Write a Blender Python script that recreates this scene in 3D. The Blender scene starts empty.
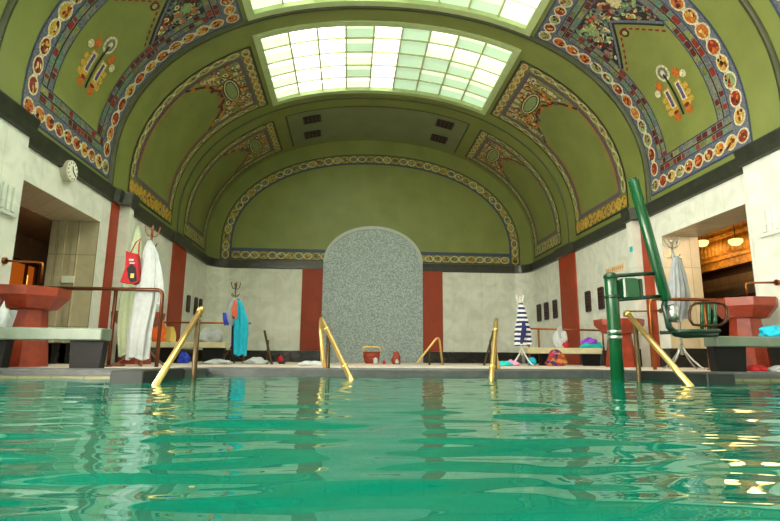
import bpy, math, random
import numpy as np
from mathutils import Vector, Matrix
rnd = random.Random(7)
sc = bpy.context.scene
COL = sc.collection
PI = math.pi

# ------------------------------------------------------------------ camera model (floor is z = 0)
CAMH = .119
F = 527.72
PITCH, YAW, ROLL, CX = math.radians(10.5375), math.radians(4.4641), math.radians(.40467), -.7463
cp, sp, cy_, sy_ = math.cos(PITCH), math.sin(PITCH), math.cos(YAW), math.sin(YAW)
FW = Vector((sy_*cp, cy_*cp, sp)); RT0 = Vector((cy_, -sy_, 0)); UP0 = RT0.cross(FW)
RT = RT0*math.cos(ROLL)+UP0*math.sin(ROLL); UP = -RT0*math.sin(ROLL)+UP0*math.cos(ROLL)
CAM = Vector((CX, 0, CAMH))
def ray(px, py): return FW+RT*((px-390)/F)-UP*((py-260.5)/F)
def at(px, py, Y):
    d = ray(px, py); return CAM+d*(Y/d.y)
def atz(px, py, z):
    d = ray(px, py); return CAM+d*((z-CAMH)/d.z)
def atx(px, py, X):
    d = ray(px, py); return CAM+d*((X-CX)/d.x)
WATER = -.087

# ------------------------------------------------------------------ materials
def lin(c):
    return tuple(((v/255)/12.92 if v/255 <= .04045 else ((v/255+.055)/1.055)**2.4) for v in c)
def new_mat(name):
    m = bpy.data.materials.new(name); m.use_nodes = True
    nt = m.node_tree; b = nt.nodes['Principled BSDF']
    return m, nt, b
def mat(name, c, rough=.5, metal=0, var=.12, scale=6, spec=.5, bump=0, bscale=30):
    m, nt, b = new_mat(name)
    c = lin(c)
    b.inputs['Roughness'].default_value = rough
    b.inputs['Metallic'].default_value = metal
    b.inputs['Specular IOR Level'].default_value = spec
    tc = nt.nodes.new('ShaderNodeTexCoord')
    nz = nt.nodes.new('ShaderNodeTexNoise'); nz.inputs['Scale'].default_value = scale; nz.inputs['Detail'].default_value = 4
    nt.links.new(tc.outputs['Object'], nz.inputs['Vector'])
    rp = nt.nodes.new('ShaderNodeValToRGB')
    rp.color_ramp.elements[0].position = .3; rp.color_ramp.elements[1].position = .7
    rp.color_ramp.elements[0].color = tuple(v*(1-var) for v in c)+(1,)
    rp.color_ramp.elements[1].color = tuple(min(1, v*(1+var)) for v in c)+(1,)
    nt.links.new(nz.outputs['Fac'], rp.inputs['Fac']); nt.links.new(rp.outputs['Color'], b.inputs['Base Color'])
    if bump:
        n2 = nt.nodes.new('ShaderNodeTexNoise'); n2.inputs['Scale'].default_value = bscale; n2.inputs['Detail'].default_value = 3
        nt.links.new(tc.outputs['Object'], n2.inputs['Vector'])
        bp = nt.nodes.new('ShaderNodeBump'); bp.inputs['Strength'].default_value = bump; bp.inputs['Distance'].default_value = .02
        nt.links.new(n2.outputs['Fac'], bp.inputs['Height']); nt.links.new(bp.outputs['Normal'], b.inputs['Normal'])
    return m
def emis(name, c, strength):
    m, nt, b = new_mat(name)
    b.inputs['Base Color'].default_value = lin(c)+(1,)
    b.inputs['Emission Color'].default_value = lin(c)+(1,)
    b.inputs['Emission Strength'].default_value = strength
    b.inputs['Roughness'].default_value = .3
    return m
def tile_mat(name, c1, c2, mortar, w, h, rough=.3, msize=.006, axis='wall', vein=.12, offset=0.0, dist=3.0):
    """cut stone or tile: brick joints over veined stone"""
    m, nt, b = new_mat(name)
    b.inputs['Roughness'].default_value = rough
    tc = nt.nodes.new('ShaderNodeTexCoord'); sx = nt.nodes.new('ShaderNodeSeparateXYZ'); cb = nt.nodes.new('ShaderNodeCombineXYZ')
    nt.links.new(tc.outputs['Object'], sx.inputs[0])
    if axis == 'wall':
        ad = nt.nodes.new('ShaderNodeMath'); ad.operation = 'ADD'
        nt.links.new(sx.outputs['X'], ad.inputs[0]); nt.links.new(sx.outputs['Y'], ad.inputs[1])
        nt.links.new(ad.outputs[0], cb.inputs['X']); nt.links.new(sx.outputs['Z'], cb.inputs['Y'])
    else:
        nt.links.new(sx.outputs['X'], cb.inputs['X']); nt.links.new(sx.outputs['Y'], cb.inputs['Y'])
    br = nt.nodes.new('ShaderNodeTexBrick')
    br.offset = offset
    br.inputs['Color1'].default_value = lin(c1)+(1,); br.inputs['Color2'].default_value = lin(c2)+(1,); br.inputs['Mortar'].default_value = lin(mortar)+(1,)
    br.inputs['Scale'].default_value = 1; br.inputs['Mortar Size'].default_value = msize
    br.inputs['Brick Width'].default_value = w; br.inputs['Row Height'].default_value = h
    nt.links.new(cb.outputs[0], br.inputs['Vector'])
    nz = nt.nodes.new('ShaderNodeTexNoise'); nz.inputs['Scale'].default_value = 2.2; nz.inputs['Detail'].default_value = 8; nz.inputs['Distortion'].default_value = dist
    nt.links.new(tc.outputs['Object'], nz.inputs['Vector'])
    rp = nt.nodes.new('ShaderNodeValToRGB'); rp.color_ramp.elements[0].position = .35; rp.color_ramp.elements[1].position = .6
    k = 1-vein
    rp.color_ramp.elements[0].color = (k*.97, k, k*.98, 1); rp.color_ramp.elements[1].color = (1, 1, 1, 1)
    nt.links.new(nz.outputs['Fac'], rp.inputs['Fac'])
    mx = nt.nodes.new('ShaderNodeMix'); mx.data_type = 'RGBA'; mx.blend_type = 'MULTIPLY'; mx.inputs['Factor'].default_value = 1
    nt.links.new(br.outputs['Color'], mx.inputs['A']); nt.links.new(rp.outputs['Color'], mx.inputs['B'])
    nt.links.new(mx.outputs['Result'], b.inputs['Base Color'])
    return m

M = {}
M['marble'] = tile_mat('white_marble', (226, 227, 218), (220, 222, 212), (200, 202, 192), .46, .95, .28, .004, vein=.16, dist=1.5)
M['tanmarble'] = tile_mat('tan_marble', (196, 182, 152), (180, 168, 140), (140, 128, 104), .34, .6, .35, .006)
M['darktile'] = tile_mat('dark_brown_tile', (124, 104, 78), (112, 94, 70), (80, 66, 50), .3, .5, .4, .006)
M['deck'] = tile_mat('pale_pink_deck_stone', (222, 206, 196), (212, 196, 186), (170, 156, 146), .6, .6, .45, .008, axis='floor')
M['coping'] = mat('grey_coping_stone', (60, 64, 64), .45, var=.3, scale=9, bump=.3)
M['coptile'] = tile_mat('yellow_edge_tile', (118, 112, 78), (106, 102, 72), (70, 70, 52), .3, .06, .3)
M['black'] = mat('black_marble', (30, 31, 28), .25, var=.3, scale=8)
M['cornice'] = mat('dark_green_black_marble', (46, 48, 40), .3, var=.3, scale=7)
M['red'] = tile_mat('red_marble', (158, 54, 18), (148, 50, 16), (124, 38, 18), .34, .62, .6, .003, vein=.12, dist=1)
M['redstone'] = mat('red_stone', (134, 47, 24), .4, var=.28, scale=10)
M['olive'] = mat('olive_mosaic_vault', (119, 127, 66), .42, var=.1, scale=1.6, bump=.12, bscale=60)
M['olive2'] = mat('grey_olive_mosaic', (118, 126, 92), .5, var=.08, scale=2, bump=.12, bscale=60)
M['rib'] = mat('dark_olive_rib', (58, 62, 32), .5, var=.15)
M['frame'] = mat('pale_green_skylight_frame', (178, 194, 140), .45, var=.06)
M['bar'] = mat('skylight_glazing_bar', (204, 204, 160), .5)
M['pane_w'] = emis('daylit_glass_white', (250, 255, 244), 4.2)
M['pane_b'] = emis('daylit_glass_bright', (236, 252, 220), 1.9)
M['pane_m'] = emis('daylit_glass_pale', (222, 242, 204), 1.0)
M['pane_fill'] = emis('boosted_fill_glass', (250, 255, 244), 5.8)  # overbright glow for panes out of view, adding light to the hall
M['pane_d'] = emis('daylit_glass_green', (190, 220, 186), .68)
M['bench'] = mat('green_grey_marble_slab', (98, 112, 96), .35, var=.16, scale=8)
M['benchfar'] = mat('cream_marble_slab', (206, 196, 160), .3, var=.1, scale=8)
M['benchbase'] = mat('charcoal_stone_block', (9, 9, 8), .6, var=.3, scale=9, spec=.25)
M['brass'] = mat('polished_brass', (220, 184, 112), .3, .85, var=.12)
M['brassold'] = mat('worn_brass', (72, 58, 32), .45, .6, var=.25)
M['copper'] = mat('brown_copper_rail', (150, 88, 44), .35, 1, var=.2)
M['tanmetal'] = mat('pale_metal_case', (190, 184, 164), .4)
M['shaderail'] = mat('shade_darkened_copper', (96, 56, 34), .4, .85, var=.2)  # darker copy of the copper rail, left-side shade put into its colour
M['darkmetal'] = mat('dark_bronze', (70, 48, 32), .4, .8, var=.2)
M['silver'] = mat('brushed_steel', (190, 190, 186), .3, 1, var=.1)
M['white_paint'] = mat('white_enamel', (222, 218, 210), .35)
M['wood'] = mat('brown_wood_pole', (120, 66, 36), .4, var=.2)
M['green'] = mat('dark_green_enamel', (8, 70, 36), .25, var=.12, scale=5)
M['greend'] = mat('darker_green_enamel', (7, 44, 28), .3, var=.15)
M['rwhite'] = mat('white_terry', (178, 182, 184), .9, var=.08, scale=20, bump=.3, bscale=120)
M['rgreen'] = mat('pale_green_cloth', (176, 188, 154), .9, var=.07, scale=12, bump=.3, bscale=120)
M['rgrey'] = mat('light_grey_cloth', (176, 180, 184), .9, var=.1, scale=14, bump=.3, bscale=120)
M['rdgrey'] = mat('silver_grey_cloth', (150, 154, 160), .85, var=.14, scale=12, bump=.3, bscale=120)
M['cyan'] = mat('cyan_cloth', (28, 176, 206), .9, var=.1, scale=14, bump=.3, bscale=120)
M['navy'] = mat('navy_cloth', (30, 36, 92), .9, var=.12)
M['redcloth'] = mat('red_cloth', (164, 22, 30), .8, var=.12)
M['coral'] = mat('coral_cloth', (216, 100, 76), .9, var=.2)
M['orange'] = mat('orange_plastic', (240, 96, 20), .5, var=.15)
M['yellow'] = mat('yellow_cloth', (214, 186, 96), .8, var=.1)
M['blue'] = mat('blue_plastic', (26, 60, 190), .5)
M['purple'] = mat('violet_cloth', (140, 70, 200), .8, var=.15)
M['pink'] = mat('pink_cloth', (232, 150, 200), .9, var=.12)
M['teal'] = mat('turquoise_cloth', (40, 178, 178), .9, var=.12)
M['blackcloth'] = mat('black_cloth', (24, 20, 24), .8)
M['peach'] = mat('peach_mat', (216, 160, 110), .9, var=.12)
M['wicker'] = mat('red_brown_wicker', (140, 52, 26), .6, var=.35, scale=60)
M['wickerhandle'] = mat('straw_handle', (206, 172, 90), .6, var=.15)
M['clockwhite'] = mat('clock_face_white', (226, 226, 210), .4, var=.03)
M['slot'] = mat('dark_brown_grille', (58, 36, 32), .5, var=.25)
M['slotdark'] = mat('grille_shadow_brown', (30, 20, 18), .7)
M['plaque'] = mat('tan_lettering_plaque', (222, 196, 160), .6)
M['ochreline'] = mat('ochre_engraving', (196, 154, 100), .6)
M['carve'] = mat('carved_grey_line', (168, 166, 156), .6)
M['doorglow'] = emis('door_lamplight_glow', (210, 104, 24), .4)  # lamplight on the door leaf is put in as its own glow
M['lampglow'] = emis('warm_lamp_globe', (255, 206, 120), 2.3)
M['gold'] = mat('gold_frieze', (206, 150, 60), .5, var=.4, scale=9, bump=1, bscale=14)
M['hallbrown'] = mat('dark_brown_hall_wall', (66, 40, 24), .6, var=.2)
M['teal_tile'] = tile_mat('teal_pool_tile', (36, 150, 118), (32, 140, 108), (22, 100, 80), .5, .5, .3, .02, axis='floor')
M['teal_wall'] = tile_mat('teal_pool_wall_tile', (36, 140, 110), (32, 130, 100), (22, 96, 76), .3, .3, .3, .01)
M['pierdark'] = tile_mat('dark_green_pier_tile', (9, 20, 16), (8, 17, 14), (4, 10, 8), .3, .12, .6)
# mosaic tesserae colours
for k, c in dict(t_blue=(102, 106, 120), t_dblue=(58, 70, 96), t_white=(204, 196, 164), t_orange=(192, 106, 40), t_red=(140, 44, 34),
                 t_ochre=(196, 160, 66), t_gold=(198, 158, 62), t_dark=(40, 38, 34), t_teal=(96, 130, 110), t_lgreen=(136, 160, 104),
                 t_purple=(104, 84, 100), t_cream=(206, 194, 146), t_dred=(96, 34, 32), t_pale=(134, 138, 78), t_grey=(120, 122, 110),
                 t_violet=(96, 84, 130), t_moss=(112, 118, 66)).items():
    M[k] = mat(k.replace('t_', 'tessera_'), tuple(v*.93 for v in c), .45, var=.42, scale=34)
def stripe_mat():
    m, nt, b = new_mat('navy_white_stripe'); b.inputs['Roughness'].default_value = .9
    tc = nt.nodes.new('ShaderNodeTexCoord'); wv = nt.nodes.new('ShaderNodeTexWave'); wv.bands_direction = 'Z'
    wv.inputs['Scale'].default_value = 3.4; wv.inputs['Distortion'].default_value = 1.2; wv.inputs['Detail'].default_value = 1
    rp = nt.nodes.new('ShaderNodeValToRGB'); rp.color_ramp.interpolation = 'CONSTANT'
    rp.color_ramp.elements[0].color = lin((34, 38, 90))+(1,); rp.color_ramp.elements[1].position = .5; rp.color_ramp.elements[1].color = lin((222, 222, 226))+(1,)
    nt.links.new(tc.outputs['Object'], wv.inputs['Vector']); nt.links.new(wv.outputs['Fac'], rp.inputs['Fac']); nt.links.new(rp.outputs['Color'], b.inputs['Base Color'])
    return m
M['stripe'] = stripe_mat()
def pebble_mat():
    m, nt, b = new_mat('grey_pebble_mosaic'); b.inputs['Roughness'].default_value = .4
    tc = nt.nodes.new('ShaderNodeTexCoord'); vo = nt.nodes.new('ShaderNodeTexVoronoi'); vo.inputs['Scale'].default_value = 42
    nt.links.new(tc.outputs['Object'], vo.inputs['Vector'])
    rp = nt.nodes.new('ShaderNodeValToRGB'); e = rp.color_ramp.elements
    e[0].color = lin((122, 138, 142))+(1,); e[1].color = lin((184, 200, 204))+(1,)
    e.new(.45).color = lin((146, 160, 162))+(1,); e.new(.6).color = lin((164, 174, 174))+(1,)
    sx = nt.nodes.new('ShaderNodeSeparateColor'); nt.links.new(vo.outputs['Color'], sx.inputs[0]); nt.links.new(sx.outputs[0], rp.inputs['Fac'])
    nt.links.new(rp.outputs['Color'], b.inputs['Base Color'])
    bp = nt.nodes.new('ShaderNodeBump'); bp.inputs['Strength'].default_value = .4; bp.inputs['Distance'].default_value = .01; bp.invert = True
    nt.links.new(vo.outputs['Distance'], bp.inputs['Height']); nt.links.new(bp.outputs['Normal'], b.inputs['Normal'])
    return m
M['pebble'] = pebble_mat()
M['pebblerim'] = mat('pale_pebble_rim', (176, 184, 178), .45, var=.12, scale=40)
def floral_mat():
    m, nt, b = new_mat('floral_print'); b.inputs['Roughness'].default_value = .8
    tc = nt.nodes.new('ShaderNodeTexCoord'); vo = nt.nodes.new('ShaderNodeTexVoronoi'); vo.inputs['Scale'].default_value = 14
    nt.links.new(tc.outputs['Object'], vo.inputs['Vector'])
    rp = nt.nodes.new('ShaderNodeValToRGB'); rp.color_ramp.interpolation = 'CONSTANT'; e = rp.color_ramp.elements
    e[0].color = lin((150, 60, 30))+(1,); e[1].position = .7; e[1].color = lin((190, 120, 50))+(1,)
    e.new(.3).color = lin((170, 40, 70))+(1,); e.new(.5).color = lin((60, 40, 100))+(1,)
    sx = nt.nodes.new('ShaderNodeSeparateColor'); nt.links.new(vo.outputs['Color'], sx.inputs[0]); nt.links.new(sx.outputs[0], rp.inputs['Fac'])
    nt.links.new(rp.outputs['Color'], b.inputs['Base Color'])
    return m
M['floral'] = floral_mat()
def water_mat():
    m, nt, b = new_mat('green_pool_water')
    nt.nodes.remove(b)
    out = nt.nodes['Material Output']
    tc = nt.nodes.new('ShaderNodeTexCoord')
    n1 = nt.nodes.new('ShaderNodeTexNoise'); n1.inputs['Scale'].default_value = 5; n1.inputs['Detail'].default_value = 2
    mp = nt.nodes.new('ShaderNodeMapping'); mp.inputs['Scale'].default_value = (.45, 1, 1)
    nt.links.new(tc.outputs['Object'], mp.inputs['Vector']); nt.links.new(mp.outputs[0], n1.inputs['Vector'])
    bp = nt.nodes.new('ShaderNodeBump'); bp.inputs['Strength'].default_value = .25; bp.inputs['Distance'].default_value = .01
    nt.links.new(n1.outputs['Fac'], bp.inputs['Height'])
    gl = nt.nodes.new('ShaderNodeBsdfGlossy'); gl.inputs['Roughness'].default_value = .02; gl.inputs['Color'].default_value = (.95, 1, .97, 1)
    df = nt.nodes.new('ShaderNodeBsdfDiffuse'); df.inputs['Color'].default_value = lin((2, 103, 84))+(1,)
    tr = nt.nodes.new('ShaderNodeBsdfTransparent'); tr.inputs['Color'].default_value = lin((120, 226, 190))+(1,)
    mx = nt.nodes.new('ShaderNodeMixShader'); mx.inputs[0].default_value = .3
    nt.links.new(df.outputs[0], mx.inputs[1]); nt.links.new(tr.outputs[0], mx.inputs[2])
    fr = nt.nodes.new('ShaderNodeFresnel'); fr.inputs['IOR'].default_value = 1.33
    m2 = nt.nodes.new('ShaderNodeMixShader')
    nt.links.new(fr.outputs[0], m2.inputs[0]); nt.links.new(mx.outputs[0], m2.inputs[1]); nt.links.new(gl.outputs[0], m2.inputs[2])
    for n in (gl, df, fr): nt.links.new(bp.outputs[0], n.inputs['Normal'])
    nt.links.new(m2.outputs[0], out.inputs['Surface'])
    return m
M['water'] = water_mat()

# ------------------------------------------------------------------ mesh builder
class MB:
    def __init__(s): s.v = []; s.f = []; s.m = []; s.sm = []
    def add(s, vs, fs, mi=0, smooth=False):
        o = len(s.v); s.v += [tuple(p) for p in vs]
        for f in fs: s.f.append(tuple(i+o for i in f)); s.m.append(mi); s.sm.append(smooth)
        return s
    def box(s, x0, x1, y0, y1, z0, z1, mi=0):
        x0, x1 = sorted((x0, x1)); y0, y1 = sorted((y0, y1)); z0, z1 = sorted((z0, z1))
        v = [(x0, y0, z0), (x1, y0, z0), (x1, y1, z0), (x0, y1, z0), (x0, y0, z1), (x1, y0, z1), (x1, y1, z1), (x0, y1, z1)]
        return s.add(v, [(0, 3, 2, 1), (4, 5, 6, 7), (0, 1, 5, 4), (1, 2, 6, 5), (2, 3, 7, 6), (3, 0, 4, 7)], mi)
    def bbox(s, x0, x1, y0, y1, z0, z1, b=.02, mi=0):
        """bevelled box: stacked rings"""
        x0, x1 = sorted((x0, x1)); y0, y1 = sorted((y0, y1)); z0, z1 = sorted((z0, z1))
        def ring(i, z):
            X0, X1, Y0, Y1 = x0+i, x1-i, y0+i, y1-i
            return [(X0+b, Y0, z), (X1-b, Y0, z), (X1, Y0+b, z), (X1, Y1-b, z), (X1-b, Y1, z), (X0+b, Y1, z), (X0, Y1-b, z), (X0, Y0+b, z)]
        rs = ring(b*.8, z0)+ring(0, z0+b)+ring(0, z1-b)+ring(b*.8, z1)
        fs = []
        for k in range(3):
            for i in range(8): j = (i+1) % 8; fs.append((k*8+i, k*8+j, k*8+8+j, k*8+8+i))
        fs += [tuple(range(7, -1, -1)), tuple(range(24, 32))]
        return s.add(rs, fs, mi)
    def tube(s, pts, r, n=10, mi=0, caps=True, closed=False):
        P = [Vector(p) for p in pts]; R = r if isinstance(r, (list, tuple)) else [r]*len(P)
        T = []
        for i in range(len(P)):
            if closed: t = P[(i+1) % len(P)]-P[i-1]
            else: t = P[min(i+1, len(P)-1)]-P[max(i-1, 0)]
            T.append(t.normalized())
        u = T[0].orthogonal().normalized(); vs = []
        for i in range(len(P)):
            u = (u-T[i]*u.dot(T[i])).normalized(); w = T[i].cross(u)
            for k in range(n):
                a = 2*PI*k/n; vs.append(P[i]+(u*math.cos(a)+w*math.sin(a))*R[i])
        fs = []
        for i in range(len(P) if closed else len(P)-1):
            i2 = (i+1) % len(P)
            for k in range(n): fs.append((i*n+k, i*n+(k+1) % n, i2*n+(k+1) % n, i2*n+k))
        s.add(vs, fs, mi, True)
        if caps and not closed:
            o = len(s.v)-len(vs)
            s.f.append(tuple(o+k for k in range(n-1, -1, -1))); s.m.append(mi); s.sm.append(False)
            s.f.append(tuple(o+(len(P)-1)*n+k for k in range(n))); s.m.append(mi); s.sm.append(False)
        return s
    def lathe(s, prof, c=(0, 0, 0), n=20, mi=0, smooth=True, rot=0, sx=1, sy=1):
        vs = []
        for r, z in prof:
            for k in range(n):
                a = 2*PI*k/n+rot; vs.append((c[0]+r*math.cos(a)*sx, c[1]+r*math.sin(a)*sy, c[2]+z))
        fs = []
        for i in range(len(prof)-1):
            for k in range(n): fs.append((i*n+k, i*n+(k+1) % n, (i+1)*n+(k+1) % n, (i+1)*n+k))
        s.add(vs, fs, mi, smooth)
        o = len(s.v)-len(vs)
        s.f.append(tuple(o+k for k in range(n-1, -1, -1))); s.m.append(mi); s.sm.append(False)
        s.f.append(tuple(o+(len(prof)-1)*n+k for k in range(n))); s.m.append(mi); s.sm.append(False)
        return s
    def blob(s, c, rx, ry, rz, mi=0, seed=0, amp=.15, nu=36, nv=18, flat=True):
        """lumpy cloth / bag shape resting on c.z"""
        r = random.Random(seed); ph = [r.uniform(0, 6.28) for _ in range(6)]
        vs = []; fs = []
        for j in range(nv+1):
            t = PI*j/nv
            for i in range(nu):
                a = 2*PI*i/nu
                k = 1+amp*(math.sin(3*a+ph[0]+2*t)+.7*math.sin(5*a+ph[1]-3*t)+.5*math.sin(2*a+ph[2]+5*t)+.45*math.sin(8*a+ph[4]+6*t))/2
                z = math.cos(t)
                if flat and z < -.55: z = -.55
                vs.append((c[0]+rx*k*math.sin(t)*math.cos(a), c[1]+ry*k*math.sin(t)*math.sin(a), c[2]+rz*((z+(.55 if flat else 1))/(1.55 if flat else 2))*(1+amp*(.8*math.sin(2*a+ph[3]+t)+.5*math.sin(4*a+ph[5]-3*t)))))
        for j in range(nv):
            for i in range(nu): fs.append((j*nu+i, (j+1)*nu+i, (j+1)*nu+(i+1) % nu, j*nu+(i+1) % nu))
        return s.add(vs, fs, mi, True)
    def build(s, name, mats, parent=None, loc=None):
        me = bpy.data.meshes.new(name)
        vs = s.v
        if loc is not None: vs = [(p[0]-loc[0], p[1]-loc[1], p[2]-loc[2]) for p in vs]
        me.from_pydata(vs, [], s.f)
        if not isinstance(mats, (list, tuple)): mats = [mats]
        for m in mats: me.materials.append(M[m] if isinstance(m, str) else m)
        me.polygons.foreach_set('material_index', s.m); me.polygons.foreach_set('use_smooth', s.sm)
        me.validate(); me.update()
        o = bpy.data.objects.new(name, me); COL.objects.link(o)
        if loc is not None: o.location = loc
        if parent is not None:
            o.parent = parent
            if loc is None: o.matrix_parent_inverse = Matrix.Translation(parent.location).inverted()
        return o
def tag(o, label, cat, group=None, kind=None):
    o['label'] = label; o['category'] = cat
    if group: o['group'] = group
    if kind: o['kind'] = kind
    return o
def empty(name, loc, label, cat, group=None):
    o = bpy.data.objects.new(name, None); o.empty_display_size = .1; o.location = loc; COL.objects.link(o)
    return tag(o, label, cat, group)
def struct(name, mb, mats, label, cat, parent=None):
    o = mb.build(name, mats, parent); o['kind'] = 'structure'
    if parent is None: tag(o, label, cat, kind='structure')
    return o
def arc(c, r, a0, a1, n, ax=(1, 0, 0), ay=(0, 0, 1)):
    c = Vector(c); ax = Vector(ax); ay = Vector(ay)
    return [c+ax*(r*math.cos(a0+(a1-a0)*i/n))+ay*(r*math.sin(a0+(a1-a0)*i/n)) for i in range(n+1)]

# ------------------------------------------------------------------ vault surface
A0, B0, N0, Z0 = 5.15, 3.55, 2.15, 3.5+CAMH
ZC0, ZC1 = 2.73+CAMH, 2.96+CAMH           # cornice bottom, top
def profile(a, b, n=500):
    t = np.linspace(0, PI/2, n)
    x = a*np.maximum(np.cos(t), 0)**(2/N0); z = Z0+b*np.sin(t)**(2/N0)
    x = np.concatenate([[a], x]); z = np.concatenate([[ZC0], z])
    s = np.concatenate([[0], np.cumsum(np.hypot(np.diff(x), np.diff(z)))])
    X = np.concatenate([x, -x[::-1][1:]]); Z = np.concatenate([z, z[::-1][1:]]); S = np.concatenate([s, 2*s[-1]-s[::-1][1:]])
    return X, Z, S
PX, PZ, PS = profile(A0, B0); SMAX = float(PS[-1])
def V(Y, s, h=0.0, mirror=False):
    if mirror: s = SMAX-s
    x = np.interp(s, PS, PX); z = np.interp(s, PS, PZ)
    x1 = np.interp(s+.02, PS, PX); z1 = np.interp(s+.02, PS, PZ); x0 = np.interp(s-.02, PS, PX); z0 = np.interp(s-.02, PS, PZ)
    tx, tz = x1-x0, z1-z0; L = math.hypot(tx, tz) or 1
    nx, nz = -tz/L, tx/L           # inward
    return (float(x+nx*h), float(Y), float(z+nz*h))
YB = 16.34; YF = -5.0
SK = [(-3.6, -.2), (.2, 2.9), (3.2, 5.95), (6.55, 9.42), (10.2, 13.0)]
S0, S1 = 4.97, SMAX-4.97
ys = sorted(set([YF, YB]+[v for a in SK for v in a]+[6.25, 9.6, 13.3]))
mb = MB()
ss = sorted(set(list(np.linspace(0, S0, 26))+list(np.linspace(S0, S1, 19))+list(np.linspace(S1, SMAX, 26))))
grid = {}
for j, y in enumerate(ys):
    for i, s in enumerate(ss):
        grid[i, j] = len(mb.v); mb.v.append(V(y, s))
for j in range(len(ys)-1):
    ym = (ys[j]+ys[j+1])/2; sky = any(a < ym < b for a, b in SK)
    for i in range(len(ss)-1):
        sm_ = (ss[i]+ss[i+1])/2
        if sky and S0 < sm_ < S1: continue
        mb.f.append((grid[i, j], grid[i+1, j], grid[i+1, j+1], grid[i, j+1])); mb.m.append(0); mb.sm.append(True)
# transverse ribs (narrow dark fillets between the bays)
def rib(mb, y, w, h, mi):
    pr = [(-w/2, -.01), (-w*.3, h), (w*.3, h), (w/2, -.01)]
    sl = list(np.linspace(.02, SMAX-.02, 90)); vs = []; fs = []
    for s in sl:
        for dy, hh in pr: vs.append(V(y+dy, s, hh))
    for i in range(len(sl)-1):
        for k in range(3): fs.append((i*4+k, i*4+k+1, i*4+5+k, i*4+4+k))
    mb.add(vs, fs, mi, True)
for y in (3.05, 6.25, 9.6): rib(mb, y, .085, .06, 1)
rib(mb, 13.45, .04, .03, 1)
ceiling = struct('ceiling', mb, ['olive', 'rib'], 'olive green mosaic barrel vault over the pool hall', 'ceiling')

# ---- skylights
def skylight(idx, y0, y1, label, colpat):
    o = empty('window_%d' % idx, V((y0+y1)/2, SMAX/2), label, 'skylight'); o['kind'] = 'structure'
    fr = MB(); nseg = 36
    def strip(ya, yb, sa, sb, h0, h1, mi=0, n=None):
        n = n or max(1, int(abs(sb-sa)/.16)); vs = []; fs = []
        for i in range(n+1):
            s = sa+(sb-sa)*i/n
            vs += [V(ya, s, h0), V(yb, s, h0), V(yb, s, h1), V(ya, s, h1)]
        for i in range(n):
            for k in range(4): fs.append((i*4+k, i*4+(k+1) % 4, i*4+4+(k+1) % 4, i*4+4+k))
        fs += [(0, 1, 2, 3), (n*4+3, n*4+2, n*4+1, n*4)]
        fr.add(vs, fs, mi)
    w = .13
    strip(y0-w, y0+.02, S0-w, S1+w, -.2, .035); strip(y1-.02, y1+w, S0-w, S1+w, -.2, .035)
    strip(y0, y1, S0-w, S0+.02, -.2, .035); strip(y0, y1, S1-.02, S1+w, -.2, .035)
    nc, nr = 9, 5
    for i in range(1, nc):
        s = S0+(S1-S0)*i/nc; strip(y0, y1, s-.018, s+.018, -.16, -.02, 1, 1)
    for j in range(1, nr):
        y = y0+(y1-y0)*j/nr; strip(y-.014, y+.014, S0, S1, -.16, -.03, 1)
    fr.build('frame', ['frame', 'bar'], o)
    gl = MB(); kinds = ['pane_w', 'pane_b', 'pane_m', 'pane_d', 'pane_fill']
    for i in range(nc):
        for j in range(nr):
            sa, sb = S0+(S1-S0)*i/nc, S0+(S1-S0)*(i+1)/nc; ya, yb = y0+(y1-y0)*j/nr, y0+(y1-y0)*(j+1)/nr
            k = colpat[nc-1-i]           # patterns read from the left wall to the right wall
            k = k[j] if isinstance(k, (list, tuple)) else k
            # each cell: a flat pane and a paler angled lip at its far side, like a cast glass tray
            q = ya+(yb-ya)*.62
            gl.add([V(ya, sa, -.14), V(q, sa, -.14), V(q, sb, -.14), V(ya, sb, -.14)], [(0, 1, 2, 3)], k)
            gl.add([V(q, sa, -.14), V(yb, sa, -.06), V(yb, sb, -.06), V(q, sb, -.14)], [(0, 1, 2, 3)], k if k == 4 else min(3, k+1))
    gl.build('glazing', kinds, o)
    o.matrix_world = Matrix.Translation(o.location)
W_, B_, M_, D_ = 0, 1, 2, 3
patA = [B_, W_, W_, [M_, M_, B_, M_, B_], W_, [D_, D_, D_, D_, D_], [B_, B_, D_, M_, D_], [M_, B_, M_, M_, M_], [M_, B_, B_, M_, M_]]
patFill = [4]*9  # every pane overbright, for the added skylights
patB = [[4, 4, 4, 4, k_] for k_ in (B_, W_, B_, W_, B_, D_, M_, M_, B_)]  # rows above the view overbright to add light, last row normal
skylight(1, *SK[4], 'curved skylight grid of glowing glass panes over the middle of the hall', patA)
skylight(2, *SK[3], 'curved skylight of glass panes at the top edge of the view', patB)
skylight(3, *SK[2], 'added unseen skylight of boosted panes above the near pool', patFill)  # this and the next two are additions out of view, brightening the hall
skylight(4, *SK[1], 'added unseen skylight of boosted panes above the camera', patFill)
skylight(5, *SK[0], 'added unseen skylight of boosted panes behind the camera', patFill)

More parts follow.
